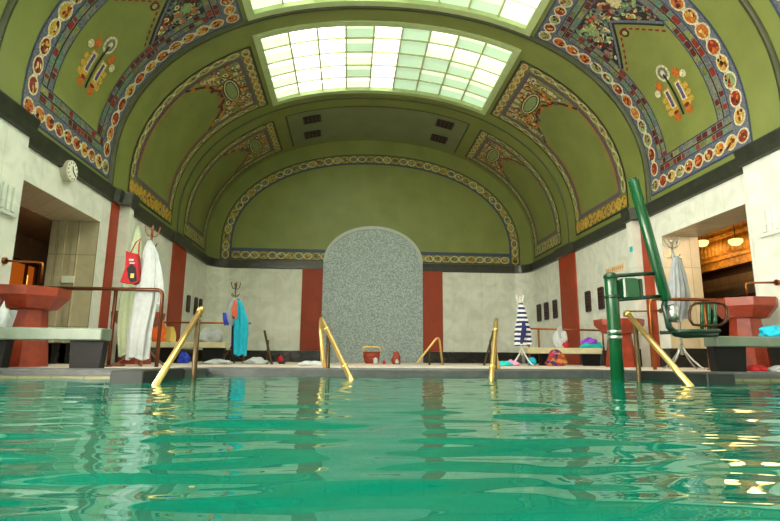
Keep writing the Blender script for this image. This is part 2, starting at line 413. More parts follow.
# ------------------------------------------------------------------ mosaics
class Mos(MB):
    """2-D drawing in (Y, s) laid on the vault"""
    def __init__(s, mp, mats): super().__init__(); s.mp = mp; s.mats = mats
    def mi(s, n):
        if n not in s.mats: s.mats.append(n)
        return s.mats.index(n)
    def poly(s, pts, h, m): s.add([s.mp(p[0], p[1], h) for p in pts], [tuple(range(len(pts)))], s.mi(m))
    def rect(s, a0, a1, b0, b1, h, m, step=.12):
        n = max(1, int(abs(b1-b0)/step)); k = max(1, int(abs(a1-a0)/.6))
        for j in range(k):
            c0, c1 = a0+(a1-a0)*j/k, a0+(a1-a0)*(j+1)/k
            vs = []
            for i in range(n+1):
                b = b0+(b1-b0)*i/n; vs += [s.mp(c0, b, h), s.mp(c1, b, h)]
            s.add(vs, [(2*i, 2*i+1, 2*i+3, 2*i+2) for i in range(n)], s.mi(m))
    def ell(s, a, b, ra, rb, h, m, n=12, rot=0):
        c, d = math.cos(rot), math.sin(rot)
        s.poly([(a+ra*math.cos(t)*c-rb*math.sin(t)*d, b+ra*math.cos(t)*d+rb*math.sin(t)*c) for t in (2*PI*i/n for i in range(n))], h, m)
    def line(s, p, q, w, h, m):
        n = max(1, int(math.dist(p, q)/.15)); dx, dy = q[0]-p[0], q[1]-p[1]; L = math.hypot(dx, dy) or 1
        ox, oy = -dy/L*w/2, dx/L*w/2; vs = []
        for i in range(n+1):
            t = i/n; x, y = p[0]+dx*t, p[1]+dy*t
            vs += [s.mp(x+ox, y+oy, h), s.mp(x-ox, y-oy, h)]
        s.add(vs, [(2*i, 2*i+1, 2*i+3, 2*i+2) for i in range(n)], s.mi(m))
    def path(s, pts, w, h, m):
        for i in range(len(pts)-1): s.line(pts[i], pts[i+1], w, h, m)
def frame_strips(mo, a0, a1, b0, b1, w, h, m, wb=None):
    wb = wb or w
    mo.rect(a0, a1, b0, b0+wb, h, m); mo.rect(a0, a1, b1-w, b1, h, m)
    mo.rect(a0, a0+w, b0+wb, b1-w, h, m); mo.rect(a1-w, a1, b0+wb, b1-w, h, m)
def chain(mo, p, q, pitch, ra, rb, r, fills, ringm, h, seed=0):
    """ovals strung along a line, each a light ring with a coloured heart, joined by small knots"""
    L = math.dist(p, q); n = max(1, round(L/pitch)); rot = math.atan2(q[1]-p[1], q[0]-p[0])
    for i in range(n):
        t = (i+.5)/n; a, b = p[0]+(q[0]-p[0])*t, p[1]+(q[1]-p[1])*t
        k = L/n/pitch; wob = 1+.1*r.uniform(-1, 1)
        mo.ell(a, b, ra*k, rb*wob, h, ringm, 14, rot)
        f = r.choice(fills)
        mo.ell(a, b, (ra-.03)*k, (rb-.028)*wob, h+.003, f[0], 12, rot)
        for _ in range(7):
            u, v = r.uniform(-.6, .6)*ra, r.uniform(-.5, .5)*rb
            mo.ell(a+u*math.cos(rot)-v*math.sin(rot), b+u*math.sin(rot)+v*math.cos(rot), ra*r.uniform(.16, .3), rb*r.uniform(.12, .24), h+.006+r.random()*.002, f[1] if r.random() < .6 else r.choice(['t_dred', 't_dark', 't_cream', 't_orange']), 6, rot+r.uniform(-.6, .6))
        if i < n-1:
            t = (i+1)/n; a, b = p[0]+(q[0]-p[0])*t, p[1]+(q[1]-p[1])*t
            mo.ell(a, b, .045, .06, h+.002, ringm, 6, rot)
def tesserae(mo, p, q, w, rows, r, cols, h):
    L = math.dist(p, q); rot = math.atan2(q[1]-p[1], q[0]-p[0]); c, d = math.cos(rot), math.sin(rot)
    for k in range(rows):
        off = (k+.5-rows/2)*w/rows; t = 0
        while t < L-.02:
            l = min(r.uniform(.07, .19), L-t); m = r.choice(cols); hw = w/rows*.33
            P = [(t+.012, off-hw), (t+l-.012, off-hw), (t+l-.012, off+hw), (t+.012, off+hw)]
            mo.poly([(p[0]+u*c-v*d, p[1]+u*d+v*c) for u, v in P], h, m)
            t += l
def panel_large(y0, y1, mirror, seed):
    r = random.Random(seed); mo = Mos(lambda a, b, h: V(a, b, h, mirror), [])
    b0, b1 = .45, 4.74; w = .34
    frame_strips(mo, y0, y1, b0, b1, w, .004, 't_blue')
    for (p, q) in (((y0, b0), (y1, b0)), ((y1, b0), (y1, b1)), ((y1, b1), (y0, b1)), ((y0, b1), (y0, b0))): mo.line(p, q, .035, .006, 't_dblue')
    fl = [('t_orange', 't_red'), ('t_orange', 't_ochre'), ('t_red', 't_orange'), ('t_ochre', 't_red'), ('t_red', 't_ochre'), ('t_orange', 't_dred'), ('t_lgreen', 't_red')]
    m_ = w/2
    for p, q in (((y0+.02, b0+m_), (y1-.02, b0+m_)), ((y0+.02, b1-m_), (y1-.02, b1-m_)), ((y0+m_, b0+w), (y0+m_, b1-w)), ((y1-m_, b0+w), (y1-m_, b1-w))):
        k0 = .27 if p[1] == q[1] else .31; chain(mo, p, q, k0, k0*.49, .125, r, fl, 't_white', .008)
    # inner band of tesserae
    a0, a1, c0, c1 = y0+w, y1-w, b0+w, b1-w; iw = .27
    frame_strips(mo, a0, a1, c0, c1, iw, .004, 't_grey')
    cols = ['t_dred', 't_red', 't_teal', 't_grey', 't_pale', 't_blue', 't_blue', 't_grey', 't_red', 't_teal', 't_dred', 't_moss']
    for p, q in (((a0, c0+iw/2), (a1, c0+iw/2)), ((a0, c1-iw/2), (a1, c1-iw/2)), ((a0+iw/2, c0+iw), (a0+iw/2, c1-iw)), ((a1-iw/2, c0+iw), (a1-iw/2, c1-iw))):
        tesserae(mo, p, q, iw, 2, r, cols, .007)
        dx, dy = q[0]-p[0], q[1]-p[1]; L = math.hypot(dx, dy); nx, ny = -dy/L*iw/2, dx/L*iw/2
        for k in (-1, 0, 1): mo.line((p[0]+nx*k, p[1]+ny*k), (q[0]+nx*k, q[1]+ny*k), .022, .009, 't_dblue' if k else 't_dark')
    # crowded upper field above an inverted gable
    a0 += iw; a1 -= iw; c0 += iw; c1 -= iw; ym = (a0+a1)/2; g0, g1 = 2.98, 3.7
    def gab(y): return g1-(g1-g0)*min(1, abs(y-ym)/((a1-a0)/2))
    n = 12
    for i in range(n):
        ya, yb = a0+(a1-a0)*i/n, a0+(a1-a0)*(i+1)/n
        sa, sb = gab(ya), gab(yb); k = 6
        for j in range(k):
            mo.poly([(ya, sa+(c1-sa)*j/k), (yb, sb+(c1-sb)*j/k), (yb, sb+(c1-sb)*(j+1)/k), (ya, sa+(c1-sa)*(j+1)/k)], .004, 't_dark' if (i+j) % 3 else 't_dred')
    dense = ['t_dred', 't_red', 't_teal', 't_lgreen', 't_cream', 't_dark', 't_blue', 't_purple', 't_teal', 't_dred', 't_orange', 't_grey']
    for _ in range(330):
        y, s = r.uniform(a0+.02, a1-.02), r.uniform(g0, c1-.03)
        if s < gab(y)+.05: continue
        k = r.uniform(.03, .075)
        if r.random() < .55: mo.ell(y, s, k*1.5, k*.6, .006+r.random()*.004, r.choice(dense), 6, r.uniform(0, 3.1))
        else:
            mo.ell(y, s, k, k, .006+r.random()*.003, r.choice(['t_cream', 't_blue', 't_red', 't_teal']), 8)
            mo.ell(y, s, k*.55, k*.55, .011, r.choice(['t_dark', 't_orange', 't_lgreen']), 6)
    for k in range(8):
        t = 2*PI*k/8; mo.ell(ym+.42+.07*math.cos(t), 3.85+.07*math.sin(t), .06, .035, .013, 't_lgreen', 8, t)
        mo.ell(ym-.42+.07*math.cos(t), 3.85+.07*math.sin(t), .06, .035, .013, 't_cream', 8, t)
    mo.path([(a0, g0), (ym, g1), (a1, g0)], .12, .008, 't_dark'); mo.path([(a0, g0+.01), (ym, g1+.01), (a1, g0+.01)], .05, .012, 't_blue')
    mo.path([(a0+.1, g0-.1), (ym, g1-.17), (a1-.1, g0-.1)], .035, .008, 't_pale')
    for k in range(7):
        for sg in (-1, 1):
            t = .1+.75*k/6; mo.ell(ym+sg*t*(a1-ym), g1-.2-(g1-g0)*t, .05, .022, .01, 't_red', 6, -sg*.7)
    mo.ell(ym, g1-.33, .09, .09, .008, 't_dred', 14); mo.ell(ym, g1-.33, .05, .05, .011, 't_lgreen', 10)
    # emblem: paired columns with buds and a ring on top
    ey, es = ym, 2.0; mp0 = mo.mp; mo.mp = lambda a, b, h: mp0(ym+(a-ym)*1.22, 2.0+(b-2.0)*1.16, h)
    for sg in (-1, 1):
        mo.rect(ey+sg*.06, ey+sg*.2, es-.32, es+.1, .006, 't_gold'); mo.rect(ey+sg*.075, ey+sg*.175, es-.22, es+.08, .009, 't_white')
        mo.rect(ey+sg*.1, ey+sg*.155, es-.2, es+.06, .012, 't_violet')
        for k in range(3): mo.ell(ey+sg*.24, es-.26+.11*k, .05, .05, .007, 't_gold', 9)
        mo.ell(ey+sg*.2, es+.2, .07, .08, .008, 't_orange', 10); mo.ell(ey+sg*.3, es+.12, .06, .06, .008, 't_white', 10)
        mo.ell(ey+sg*.13, es-.38, .08, .06, .008, 't_orange', 9); mo.ell(ey+sg*.12, es-.3, .06, .03, .011, 't_red', 7)
    mo.ell(ey, es+.32, .12, .14, .006, 't_white', 16); mo.ell(ey, es+.32, .085, .1, .009, 't_grey', 14); mo.ell(ey, es+.32, .04, .055, .012, 't_white', 10)
    mo.line((ey, es-.4), (ey, es+.3), .035, .014, 't_dark')
    o = mo.build('mosaic_panel', mo.mats, ceiling); o['kind'] = 'structure'; return o
def panel_small(y0, y1, mirror, seed, dim=False):
    r = random.Random(seed); mo = Mos(lambda a, b, h: V(a, b, h, mirror), [])
    b0, b1 = .47, 4.72; w = .25; wb = .36
    frame_strips(mo, y0, y1, b0, b1, w, .004, 't_moss', wb)
    for (p, q) in (((y0, b0), (y1, b0)), ((y1, b0), (y1, b1)), ((y1, b1), (y0, b1)), ((y0, b1), (y0, b0))): mo.line(p, q, .045, .008, 't_dark')
    fl = [('t_pale', 't_grey'), ('t_pale', 't_ochre'), ('t_lgreen', 't_ochre')]
    gold = [('t_gold', 't_ochre'), ('t_gold', 't_orange'), ('t_ochre', 't_purple')]
    chain(mo, (y0+.03, b0+wb/2), (y1-.03, b0+wb/2), .24, .125, .15, r, gold if not dim else fl, 't_gold' if not dim else 't_cream', .009)
    chain(mo, (y0+.03, b1-w/2), (y1-.03, b1-w/2), .27, .13, .09, r, gold, 't_cream', .009)
    for yy in (y0+w/2, y1-w/2): chain(mo, (yy, b0+wb), (yy, b1-w), .33, .16, .085, r, fl, 't_cream', .009)
    a0, a1, c0, c1 = y0+w, y1-w, b0+wb, b1-w
    frame_strips(mo, a0, a1, c0, c1, .09, .006, 't_purple')
    for yy, sg in ((a0, 1), (a1, -1)): mo.line((yy+sg*.12, c0+.12), (yy+sg*.12, 3.0), .03, .007, 't_orange' if not dim else 't_pale')
    a0 += .09; a1 -= .09; c1 -= .09; ym = (a0+a1)/2
    def low(y):
        u = abs(y-ym)/((a1-a0)/2); return 3.62-.55*max(0, (u-.55)/.45)**1.2+(.12 if u < .3 else 0)
    n = 16
    for i in range(n):
        ya, yb = a0+(a1-a0)*i/n, a0+(a1-a0)*(i+1)/n; sa, sb = low(ya), low(yb)
        for j in range(4): mo.poly([(ya, sa+(c1-sa)*j/4), (yb, sb+(c1-sb)*j/4), (yb, sb+(c1-sb)*(j+1)/4), (ya, sa+(c1-sa)*(j+1)/4)], .004, 't_cream' if (i*j) % 2 else 't_pale')
        mo.line((ya, sa), (yb, sb), .07, .007, 't_dred'); 
        if i % 2: mo.ell(ya, sa-.03, .07, .06, .009, r.choice(['t_red', 't_orange', 't_purple']), 7)
    for _ in range(150):
        y, s = r.uniform(a0+.03, a1-.03), r.uniform(3.1, c1-.03)
        if s < low(y)+.06: continue
        k = r.uniform(.05, .095); m1, m2 = r.choice([('t_orange', 't_gold'), ('t_gold', 't_orange'), ('t_purple', 't_cream'), ('t_cream', 't_purple'), ('t_grey', 't_cream'), ('t_orange', 't_cream')])
        hh = .006+r.random()*.005
        mo.ell(y, s, k*1.25, k*.95, .0055, 't_dark', 9); mo.ell(y, s, k, k*.75, hh, m1, 9, r.uniform(0, 3)); mo.ell(y+.01, s+.01, k*.5, k*.4, hh+.003, m2, 7)
    mo.ell(ym, 4.0, .5, .2, .014, 't_dark', 20); mo.ell(ym, 4.0, .46, .17, .016, 't_cream', 20); mo.ell(ym, 4.0, .41, .135, .018, 't_dark', 18); mo.ell(ym, 4.0, .37, .115, .02, 't_lgreen', 18)
    o = mo.build('mosaic_panel', mo.mats, ceiling); o['kind'] = 'structure'; return o
for mi_, mr in enumerate((False, True)):
    panel_large(6.9, 9.52, mr, 11+mi_); panel_large(3.4, 5.95, mr, 21+mi_)
    panel_small(10.4, 13.0, mr, 31+mi_); panel_small(14.0, 16.1, mr, 41+mi_, True)
# grey-olive centre panel of the last bay and its thin frame lines
mo = Mos(lambda a, b, h: V(a, b, h), [])
mo.rect(13.95, 16.1, 5.1, SMAX-5.1, .004, 'olive2')
for (p, q) in (((13.95, 5.1), (16.1, 5.1)), ((13.95, SMAX-5.1), (16.1, SMAX-5.1))): mo.line(p, q, .05, .008, 'rib')
n = 30
for i in range(n):
    for yy in (13.95,): mo.line((yy, 5.1+(SMAX-10.2)*i/n), (yy, 5.1+(SMAX-10.2)*(i+1)/n), .05, .008, 'rib')
o = mo.build('mosaic_panel', mo.mats, ceiling); o['kind'] = 'structure'

# ------------------------------------------------------------------ walls
WT = .9
OP0, OP1, OPZ = 6.86, 9.09, 2.26+CAMH; OPR = 7.0
AE = {-1: 6.6, 1: 6.72}; OPS = {-1: 6.86, 1: OPR}
def plan(sg):
    p = [(4.8, YF), (4.8, AE[sg]), (5.0, AE[sg]), (5.0, 9.74), (4.8, 9.74), (4.8, 9.93), (5.0, 9.93), (5.0, 15.79)]
    for i in range(1, 9):
        a = PI/2*i/8; p.append((4.45+.55*math.cos(a), 15.79+.55*math.sin(a)))
    return [(sg*x, y) for x, y in p]
def side_wall(sg, name, label):
    mb = MB(); pl = plan(sg); ztop = ZC0+.2
    for i in range(len(pl)-1):
        (xa, ya), (xb, yb) = pl[i], pl[i+1]
        if xa == xb == sg*5.0 and ya < 7 < yb:
            OP0 = OPS[sg]; segs = [(ya, OP0, 0, ztop), (OP0, OP1, OPZ, ztop), (OP1, yb, 0, ztop)]
            for y0, y1, z0, z1 in segs: mb.add([(xa, y0, z0), (xa, y1, z0), (xa, y1, z1), (xa, y0, z1)], [(0, 1, 2, 3)])
        else: mb.add([(xa, ya, 0), (xb, yb, 0), (xb, yb, ztop), (xa, ya, ztop)], [(0, 1, 2, 3)])
    return struct(name, mb, ['marble'], label, 'wall')
wl = side_wall(-1, 'wall_left', 'white marble wall on the left with a side passage opening')
wr = side_wall(1, 'wall_right', 'white marble wall on the right with a lit hall opening')
# reveals of the two openings and the rooms beyond
for sg, nm in ((-1, 'left'), (1, 'right')):
    mb = MB(); x0, x1 = sg*5.0, sg*(5.78 if sg < 0 else 5.7); OP0 = OPS[sg]
    mb.add([(x0, OP1, 0), (x1, OP1, 0), (x1, OP1, OPZ), (x0, OP1, OPZ)], [(0, 1, 2, 3)])
    mb.add([(x0, OP0, 0), (x1, OP0, 0), (x1, OP0, OPZ), (x0, OP0, OPZ)], [(0, 1, 2, 3)])
    mb.add([(x0, OP0, OPZ), (x1, OP0, OPZ), (x1, OP1, OPZ), (x0, OP1, OPZ)], [(0, 1, 2, 3)])
    if sg < 0:
        for k, xx in enumerate((-5.3, -5.52, -5.66)): mb.box(xx, xx-.1, OP1-.03-.0*k, OP1, 0, OPZ-.02)
    struct('trim_%d' % (1 if sg < 0 else 2), mb, ['tanmarble'], 'tan marble lined reveal of the opening in the %s wall' % nm, 'reveal')
# left passage
OP0 = OPS[-1]
mb = MB()
mb.add([(-5.79, 5, 0), (-5.79, OP0, 0), (-5.79, OP0, 3.2), (-5.79, 5, 3.2)], [(0, 1, 2, 3)])
mb.add([(-5.79, OP1, 0), (-5.79, 16, 0), (-5.79, 16, 3.2), (-5.79, OP1, 3.2)], [(0, 1, 2, 3)])
mb.add([(-5.79, OP0, OPZ), (-5.79, OP1, OPZ), (-5.79, OP1, 3.2), (-5.79, OP0, 3.2)], [(0, 1, 2, 3)])
mb.add([(-9.2, 5, 0), (-9.2, 16, 0), (-9.2, 16, 3.2), (-9.2, 5, 3.2)], [(0, 1, 2, 3)])
mb.add([(-5.79, 16, 0), (-9.2, 16, 0), (-9.2, 16, 3.2), (-5.79, 16, 3.2)], [(0, 1, 2, 3)])
mb.add([(-5.79, 5, 0), (-9.2, 5, 0), (-9.2, 5, 3.2), (-5.79, 5, 3.2)], [(0, 1, 2, 3)])
mb.add([(-5.79, 5, 3.2), (-9.2, 5, 3.2), (-9.2, 16, 3.2), (-5.79, 16, 3.2)], [(0, 1, 2, 3)])
struct('wall_passage', mb, ['darktile'], 'dark brown tiled walls of the passage beyond the left opening', 'wall')
# right hall
XR = 9.0; OP0 = OPS[1]
mb = MB()
mb.add([(5.71, 5, 0), (5.71, OP0, 0), (5.71, OP0, 4.2), (5.71, 5, 4.2)], [(0, 1, 2, 3)])
mb.add([(5.71, OP1, 0), (5.71, 18, 0), (5.71, 18, 4.2), (5.71, OP1, 4.2)], [(0, 1, 2, 3)])
mb.add([(5.71, OP0, OPZ), (5.71, OP1, OPZ), (5.71, OP1, 4.2), (5.71, OP0, 4.2)], [(0, 1, 2, 3)])
mb.add([(XR, 5, 0), (XR, 18, 0), (XR, 18, 4.2), (XR, 5, 4.2)], [(0, 1, 2, 3)])
mb.add([(5.71, 18, 0), (XR, 18, 0), (XR, 18, 4.2), (5.71, 18, 4.2)], [(0, 1, 2, 3)])
mb.add([(5.71, 5, 0), (XR, 5, 0), (XR, 5, 4.2), (5.71, 5, 4.2)], [(0, 1, 2, 3)])
mb.add([(5.71, 5, 4.2), (XR, 5, 4.2), (XR, 18, 4.2), (5.71, 18, 4.2)], [(0, 1, 2, 3)])
struct('wall_hall', mb, ['hallbrown'], 'dark brown walls of the hall beyond the right opening', 'wall')

# back wall, with the lunette above
mb = MB()
mb.add([(-4.45, YB, 0), (4.45, YB, 0), (4.45, YB, ZC0+.2), (-4.45, YB, ZC0+.2)], [(0, 1, 2, 3)])
wb = struct('wall_back', mb, ['marble'], 'white marble end wall behind the mosaic niche', 'wall')
mb = MB(); pts = [V(YB, s) for s in np.linspace(0, SMAX, 100)]
mb.add(pts, [tuple(range(100))]); 
lun = mb.build('lunette', ['olive'], wb); lun['kind'] = 'structure'
# lunette ring-chain border: arch and base
def lmap(a, b, h): return (a, YB-h, b)
mo = Mos(lmap, []); r = random.Random(5)
zb0, zb1 = 3.0+CAMH, 3.34+CAMH
AO, BO, AI, BI = 4.72, 3.04, 4.42, 2.74
def lcurve(a, b, t): 
    c, s_ = math.cos(t), math.sin(t); return (a*(abs(c)**(2/N0))*(1 if c > 0 else -1), Z0+b*s_**(2/N0))
def lpath(a, b, n=60):
    p = [(a, zb0+i*(Z0-zb0)/5) for i in range(5)]+[lcurve(a, b, PI*i/n) for i in range(n+1)]+[(-a, Z0-(i+1)*(Z0-zb0)/5) for i in range(5)]
    return p
po, pi_ = lpath(AO, BO), lpath(AI, BI)
for i in range(len(po)-1): mo.poly([po[i], po[i+1], pi_[i+1], pi_[i]], .004, 't_moss')
mo.rect(-AI, AI, zb0, zb1-.06, .004, 't_moss')
mo.path(po, .03, .007, 't_dark'); mo.path([p for p in pi_], .06, .007, 't_dblue'); mo.line((-AI, zb1-.04), (AI, zb1-.04), .1, .007, 't_dblue')
for p, q in (((-AO, zb0), (AO, zb0)),): mo.line(p, q, .03, .007, 't_dark')
def chain_path(pts, pitch):
    L = [0]
    for i in range(len(pts)-1): L.append(L[-1]+math.dist(pts[i], pts[i+1]))
    n = round(L[-1]/pitch); ax = np.array(pts)
    for i in range(n):
        d0, d1 = L[-1]*i/n, L[-1]*(i+1)/n
        p = (float(np.interp(d0, L, ax[:, 0])), float(np.interp(d0, L, ax[:, 1]))); q = (float(np.interp(d1, L, ax[:, 0])), float(np.interp(d1, L, ax[:, 1])))
        chain(mo, p, q, pitch, .14, .11, r, [('t_moss', 't_grey'), ('t_pale', 't_ochre'), ('t_moss', 't_purple')], 't_cream' if i % 3 else 't_ochre', .008)
pm = [((a[0]+b[0])/2, (a[1]+b[1])/2) for a, b in zip(po, pi_)]
chain_path(pm, .27); chain_path([(-AI+.05, (zb0+zb1)/2-.04), (AI-.05, (zb0+zb1)/2-.04)], .27)
o = mo.build('mosaic_border', mo.mats, wb); o['kind'] = 'structure'
# wall behind the camera
mb = MB(); pts = [(-5.15, YF, 0), (5.15, YF, 0)]+[V(YF, s) for s in np.linspace(0, SMAX, 60)]
mb.add(pts, [tuple(range(len(pts)))]); struct('wall_front', mb, ['marble'], 'white marble end wall behind the viewer', 'wall')
# added glowing window behind the camera, put in to brighten the right wall
wn = empty('window_6', (-4.8, -2.2, .6), 'added glowing fill window in the left wall behind the viewer', 'window'); wn['kind'] = 'structure'
mb = MB()
for y in (-4.0, -2.8, -1.6, -.4, .8, 2.0, 3.2, 4.2): mb.box(-4.8, -4.68, y-.05, y+.05, .5, 2.65)
for z in (.5, 1.2, 1.9, 2.6): mb.box(-4.8, -4.69, -4.0, 4.2, z-.04, z+.04)
mb.build('frame', ['white_paint'], wn)
mb = MB(); mb.box(-4.8, -4.74, -4.0, 4.2, .5, 2.6); mb.build('pane', [emis('fill_window_glow', (255, 245, 231), 34)], wn)

# ---- niche, red panels, pilasters, base and cornice
mb = MB(); zs = 2.95+CAMH; hw_, rise = 1.555, 1.17
arch = [(hw_, .0), (hw_, zs)]+[(hw_*math.cos(PI*i/40), zs+rise*math.sin(PI*i/40)) for i in range(1, 40)]+[(-hw_, zs), (-hw_, 0)]
def prism_y(mb, pts, y0, y1, mi=0):
    n = len(pts); mb.add([(x, y0, z) for x, z in pts]+[(x, y1, z) for x, z in pts], [tuple(range(n)), tuple(range(2*n-1, n-1, -1))]+[(i, n+i, n+(i+1) % n, (i+1) % n) for i in range(n)], mi)
prism_y(mb, arch, YB-.1, YB+.02)
niche = struct('trim_3', mb, ['pebble'], 'round-topped grey pebble mosaic panel in the middle of the end wall', 'mosaic panel')
mb = MB(); w_ = .1
ai = [(x*(hw_-w_)/hw_, z if z <= zs else zs+(z-zs)*(rise-w_)/rise) for x, z in arch]
for i in range(1, len(arch)-2):
    a, b, c, d = arch[i], arch[i+1], ai[i+1], ai[i]
    mb.add([(p[0], YB-.1, p[1]) for p in (a, b, c, d)]+[(p[0], YB-.135, p[1]) for p in (a, b, c, d)], [(4, 5, 6, 7), (0, 4, 7, 3), (1, 2, 6, 5), (0, 1, 5, 4), (3, 7, 6, 2)])
mb.build('rim', ['pebblerim'], niche)
k = 4
for sg in (-1, 1):
    mb = MB(); mb.box(sg*1.56, sg*2.19, YB-.04, YB+.02, .34, ZC0)
    struct('trim_%d' % k, mb, ['red'], 'red marble panel on the end wall %s of the pebble niche' % ('left' if sg < 0 else 'right'), 'wall panel'); k += 1
for sg in (-1, 1):
    for (y0, y1, x, lab) in ((12.8, 13.8, 4.96, 'wide red marble pilaster far along the %s wall'), (9.43, 9.72, 4.97, 'slim red marble pilaster beside the opening in the %s wall')):
        mb = MB(); mb.box(sg*x, sg*5.03, y0, y1, 0, ZC0+.05)
        struct('trim_%d' % k, mb, ['red'], lab % ('left' if sg < 0 else 'right'), 'pilaster'); k += 1
def offset_plan(sg, d):
    """cornice plan: follows the wall with small bumps at the pilasters"""
    p = [(4.8-d, YF), (4.8-d, AE[sg]+d*.6), (5.0-d, AE[sg]+d*.6), (5.0-d, 9.38), (4.93-d, 9.43), (4.93-d, 9.6), (4.8-d, 9.66), (4.8-d, 9.97), (5.0-d, 9.97),
         (5.0-d, 12.72), (4.93-d, 12.8), (4.93-d, 13.8), (5.0-d, 13.88), (5.0-d, 15.79)]
    for i in range(1, 9):
        a = PI/2*i/8; p.append((4.45+(.55-d)*math.cos(a), 15.79+(.55-d)*math.sin(a)))
    p.append((0, YB-d))
    return [(sg*x, y) for x, y in p]
for sg, nm in ((-1, 'left'), (1, 'right')):
    mb = MB(); prof = [(-.0, ZC0-.02), (.05, ZC0), (.06, ZC0+.1), (.08, ZC1-.02), (.08, ZC1), (-.5, ZC1+.01)]
    rows = [[(x, y, z) for x, y in offset_plan(sg, d)] for d, z in prof]
    n = len(rows[0]); 
    for k2 in range(len(rows)-1):
        mb.add(rows[k2]+rows[k2+1], [(i, i+1, n+i+1, n+i) for i in range(n-1)])
    struct('trim_%d' % k, mb, ['cornice'], 'black marble cornice band along the top of the %s wall' % nm, 'cornice'); k += 1
    mb = MB()
    pl = plan(sg); pts = pl[1:]+[(sg*1.57, YB)]
    def run(pts, d=.03):
        for (xa, ya), (xb, yb) in zip(pts[:-1], pts[1:]):
            dx, dy = xb-xa, yb-ya; L = math.hypot(dx, dy) or 1; nx, ny = dy/L*d*-sg, -dx/L*d*-sg
            mb.add([(xa, ya, 0), (xb, yb, 0), (xb, yb, .335), (xa, ya, .335), (xa+nx, ya+ny, 0), (xb+nx, yb+ny, 0), (xb+nx, yb+ny, .335), (xa+nx, ya+ny, .335)],
                   [(4, 5, 6, 7), (3, 2, 6, 7), (0, 3, 7, 4), (1, 5, 6, 2)])
    run([(sg*4.8, 5.4), (sg*4.8, AE[sg]), (sg*5.0, AE[sg]), (sg*5.0, OPS[sg])]); run([(sg*5.0, OP1), (sg*5.0, 9.43)]); run([(sg*5., 9.93), (sg*5., 12.8)]); run([(sg*5., 13.8)]+pl[7:]+[(sg*1.57, YB)])
    run([(sg*4.8, 9.74), (sg*4.8, 9.93)])
    if True: run([(sg*5.0, OP1), (sg*5.75, OP1)], -.03 if sg < 0 else -.03)
    struct('baseboard_%s' % nm, mb, ['black'], 'black marble base along the foot of the %s wall' % nm, 'baseboard')

# ------------------------------------------------------------------ deck, pool basin, water
mb = MB(); D = [(-2.38, 6.34), (2.38, 6.34), (2.38, 4.45), (2.62, 4.45), (2.62, 5.4), (4.85, 5.4)]
mb.box(-9.2, 9, 6.34, YB+.1, -.3, 0)
for sg in (-1, 1):
    mb.box(sg*2.4, sg*2.6, 4.5, 6.34, -.3, -.001); mb.box(sg*2.6, sg*9, 5.45, 6.34, -.3, 0)
struct('floor', mb, ['deck'], 'pale pinkish stone deck at the far side of the pool', 'floor')
def coping(mb, pts, w=.26):
    for (xa, ya), (xb, yb), (nx, ny) in pts:      # n points away from the water
        ol = .03
        P = [(-ol, -.11), (-ol, -.012), (-ol+.012, .004), (w, .006)]
        vs = []; 
        for x, y in ((xa, ya), (xb, yb)):
            for d, z in P: vs.append((x+nx*d, y+ny*d, z))
            vs.append((x, y, -.11)); vs.append((x, y, -.6))
        n = 6; mb.add(vs, [(i, i+1, n+i+1, n+i) for i in range(3)]+[(0, n, n+4, 4), (4, n+4, n+5, 5)]+[(0, 1, 2, 3, 4), (n+4, n+3, n+2, n+1, n)])
mb = MB()
coping(mb, [((-2.38, 6.34), (2.38, 6.34), (0, 1))])
for sg in (-1, 1):
    coping(mb, [((sg*2.38, 5.5), (sg*2.38, 6.34), (sg, 0)), ((sg*2.62, 5.4), (sg*4.8, 5.4), (0, 1))], .22)
struct('trim_30', mb, ['coping'], 'grey stone coping along the pool edge', 'pool coping')
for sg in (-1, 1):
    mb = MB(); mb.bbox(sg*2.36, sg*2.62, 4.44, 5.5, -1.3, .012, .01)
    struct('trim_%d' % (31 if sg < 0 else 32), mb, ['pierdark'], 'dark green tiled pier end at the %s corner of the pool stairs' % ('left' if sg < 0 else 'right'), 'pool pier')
    mb = MB(); mb.box(sg*2.63, sg*4.79, 5.33, 5.41, -.6, -.058)
    struct('trim_%d' % (33 if sg < 0 else 34), mb, ['coptile'], 'yellowish tiled ledge at the waterline below the %s coping' % ('left' if sg < 0 else 'right'), 'pool ledge')
mb = MB()
mb.box(-4.8, 4.8, YF, 6.5, -1.35, -1.3)
mb.build('x', ['teal_tile']).name = 'floor_pool'
fp = bpy.data.objects['floor_pool']; fp['kind'] = 'structure'; tag(fp, 'teal tiled bottom of the pool', 'pool floor')
mb = MB()
mb.box(-2.38, 2.38, 6.3, 6.36, -1.3, -.1)
for sg in (-1, 1): mb.box(sg*4.78, sg*4.85, YF, 5.4, -1.3, .02); mb.box(sg*2.6, sg*4.8, 5.4, 5.45, -1.3, -.1)
mb.box(-4.8, 4.8, YF, YF+.05, -1.3, .02)
struct('wall_pool', mb, ['teal_wall'], 'teal tiled side walls of the pool', 'pool wall')
mb = MB()
for i in range(5): mb.box(-1.5, 1.5, 6.32-.3*(i+1), 6.32-.3*i, -1.3, -.32-.2*i)
for sg in (-1, 1):
    for i in range(4): mb.box(sg*1.6, sg*2.36, 5.9-.32*(i+1), 5.9-.32*i, -1.3, -.3-.24*i)
struct('trim_35', mb, ['teal_wall'], 'teal tiled stairs under the water', 'pool stairs')

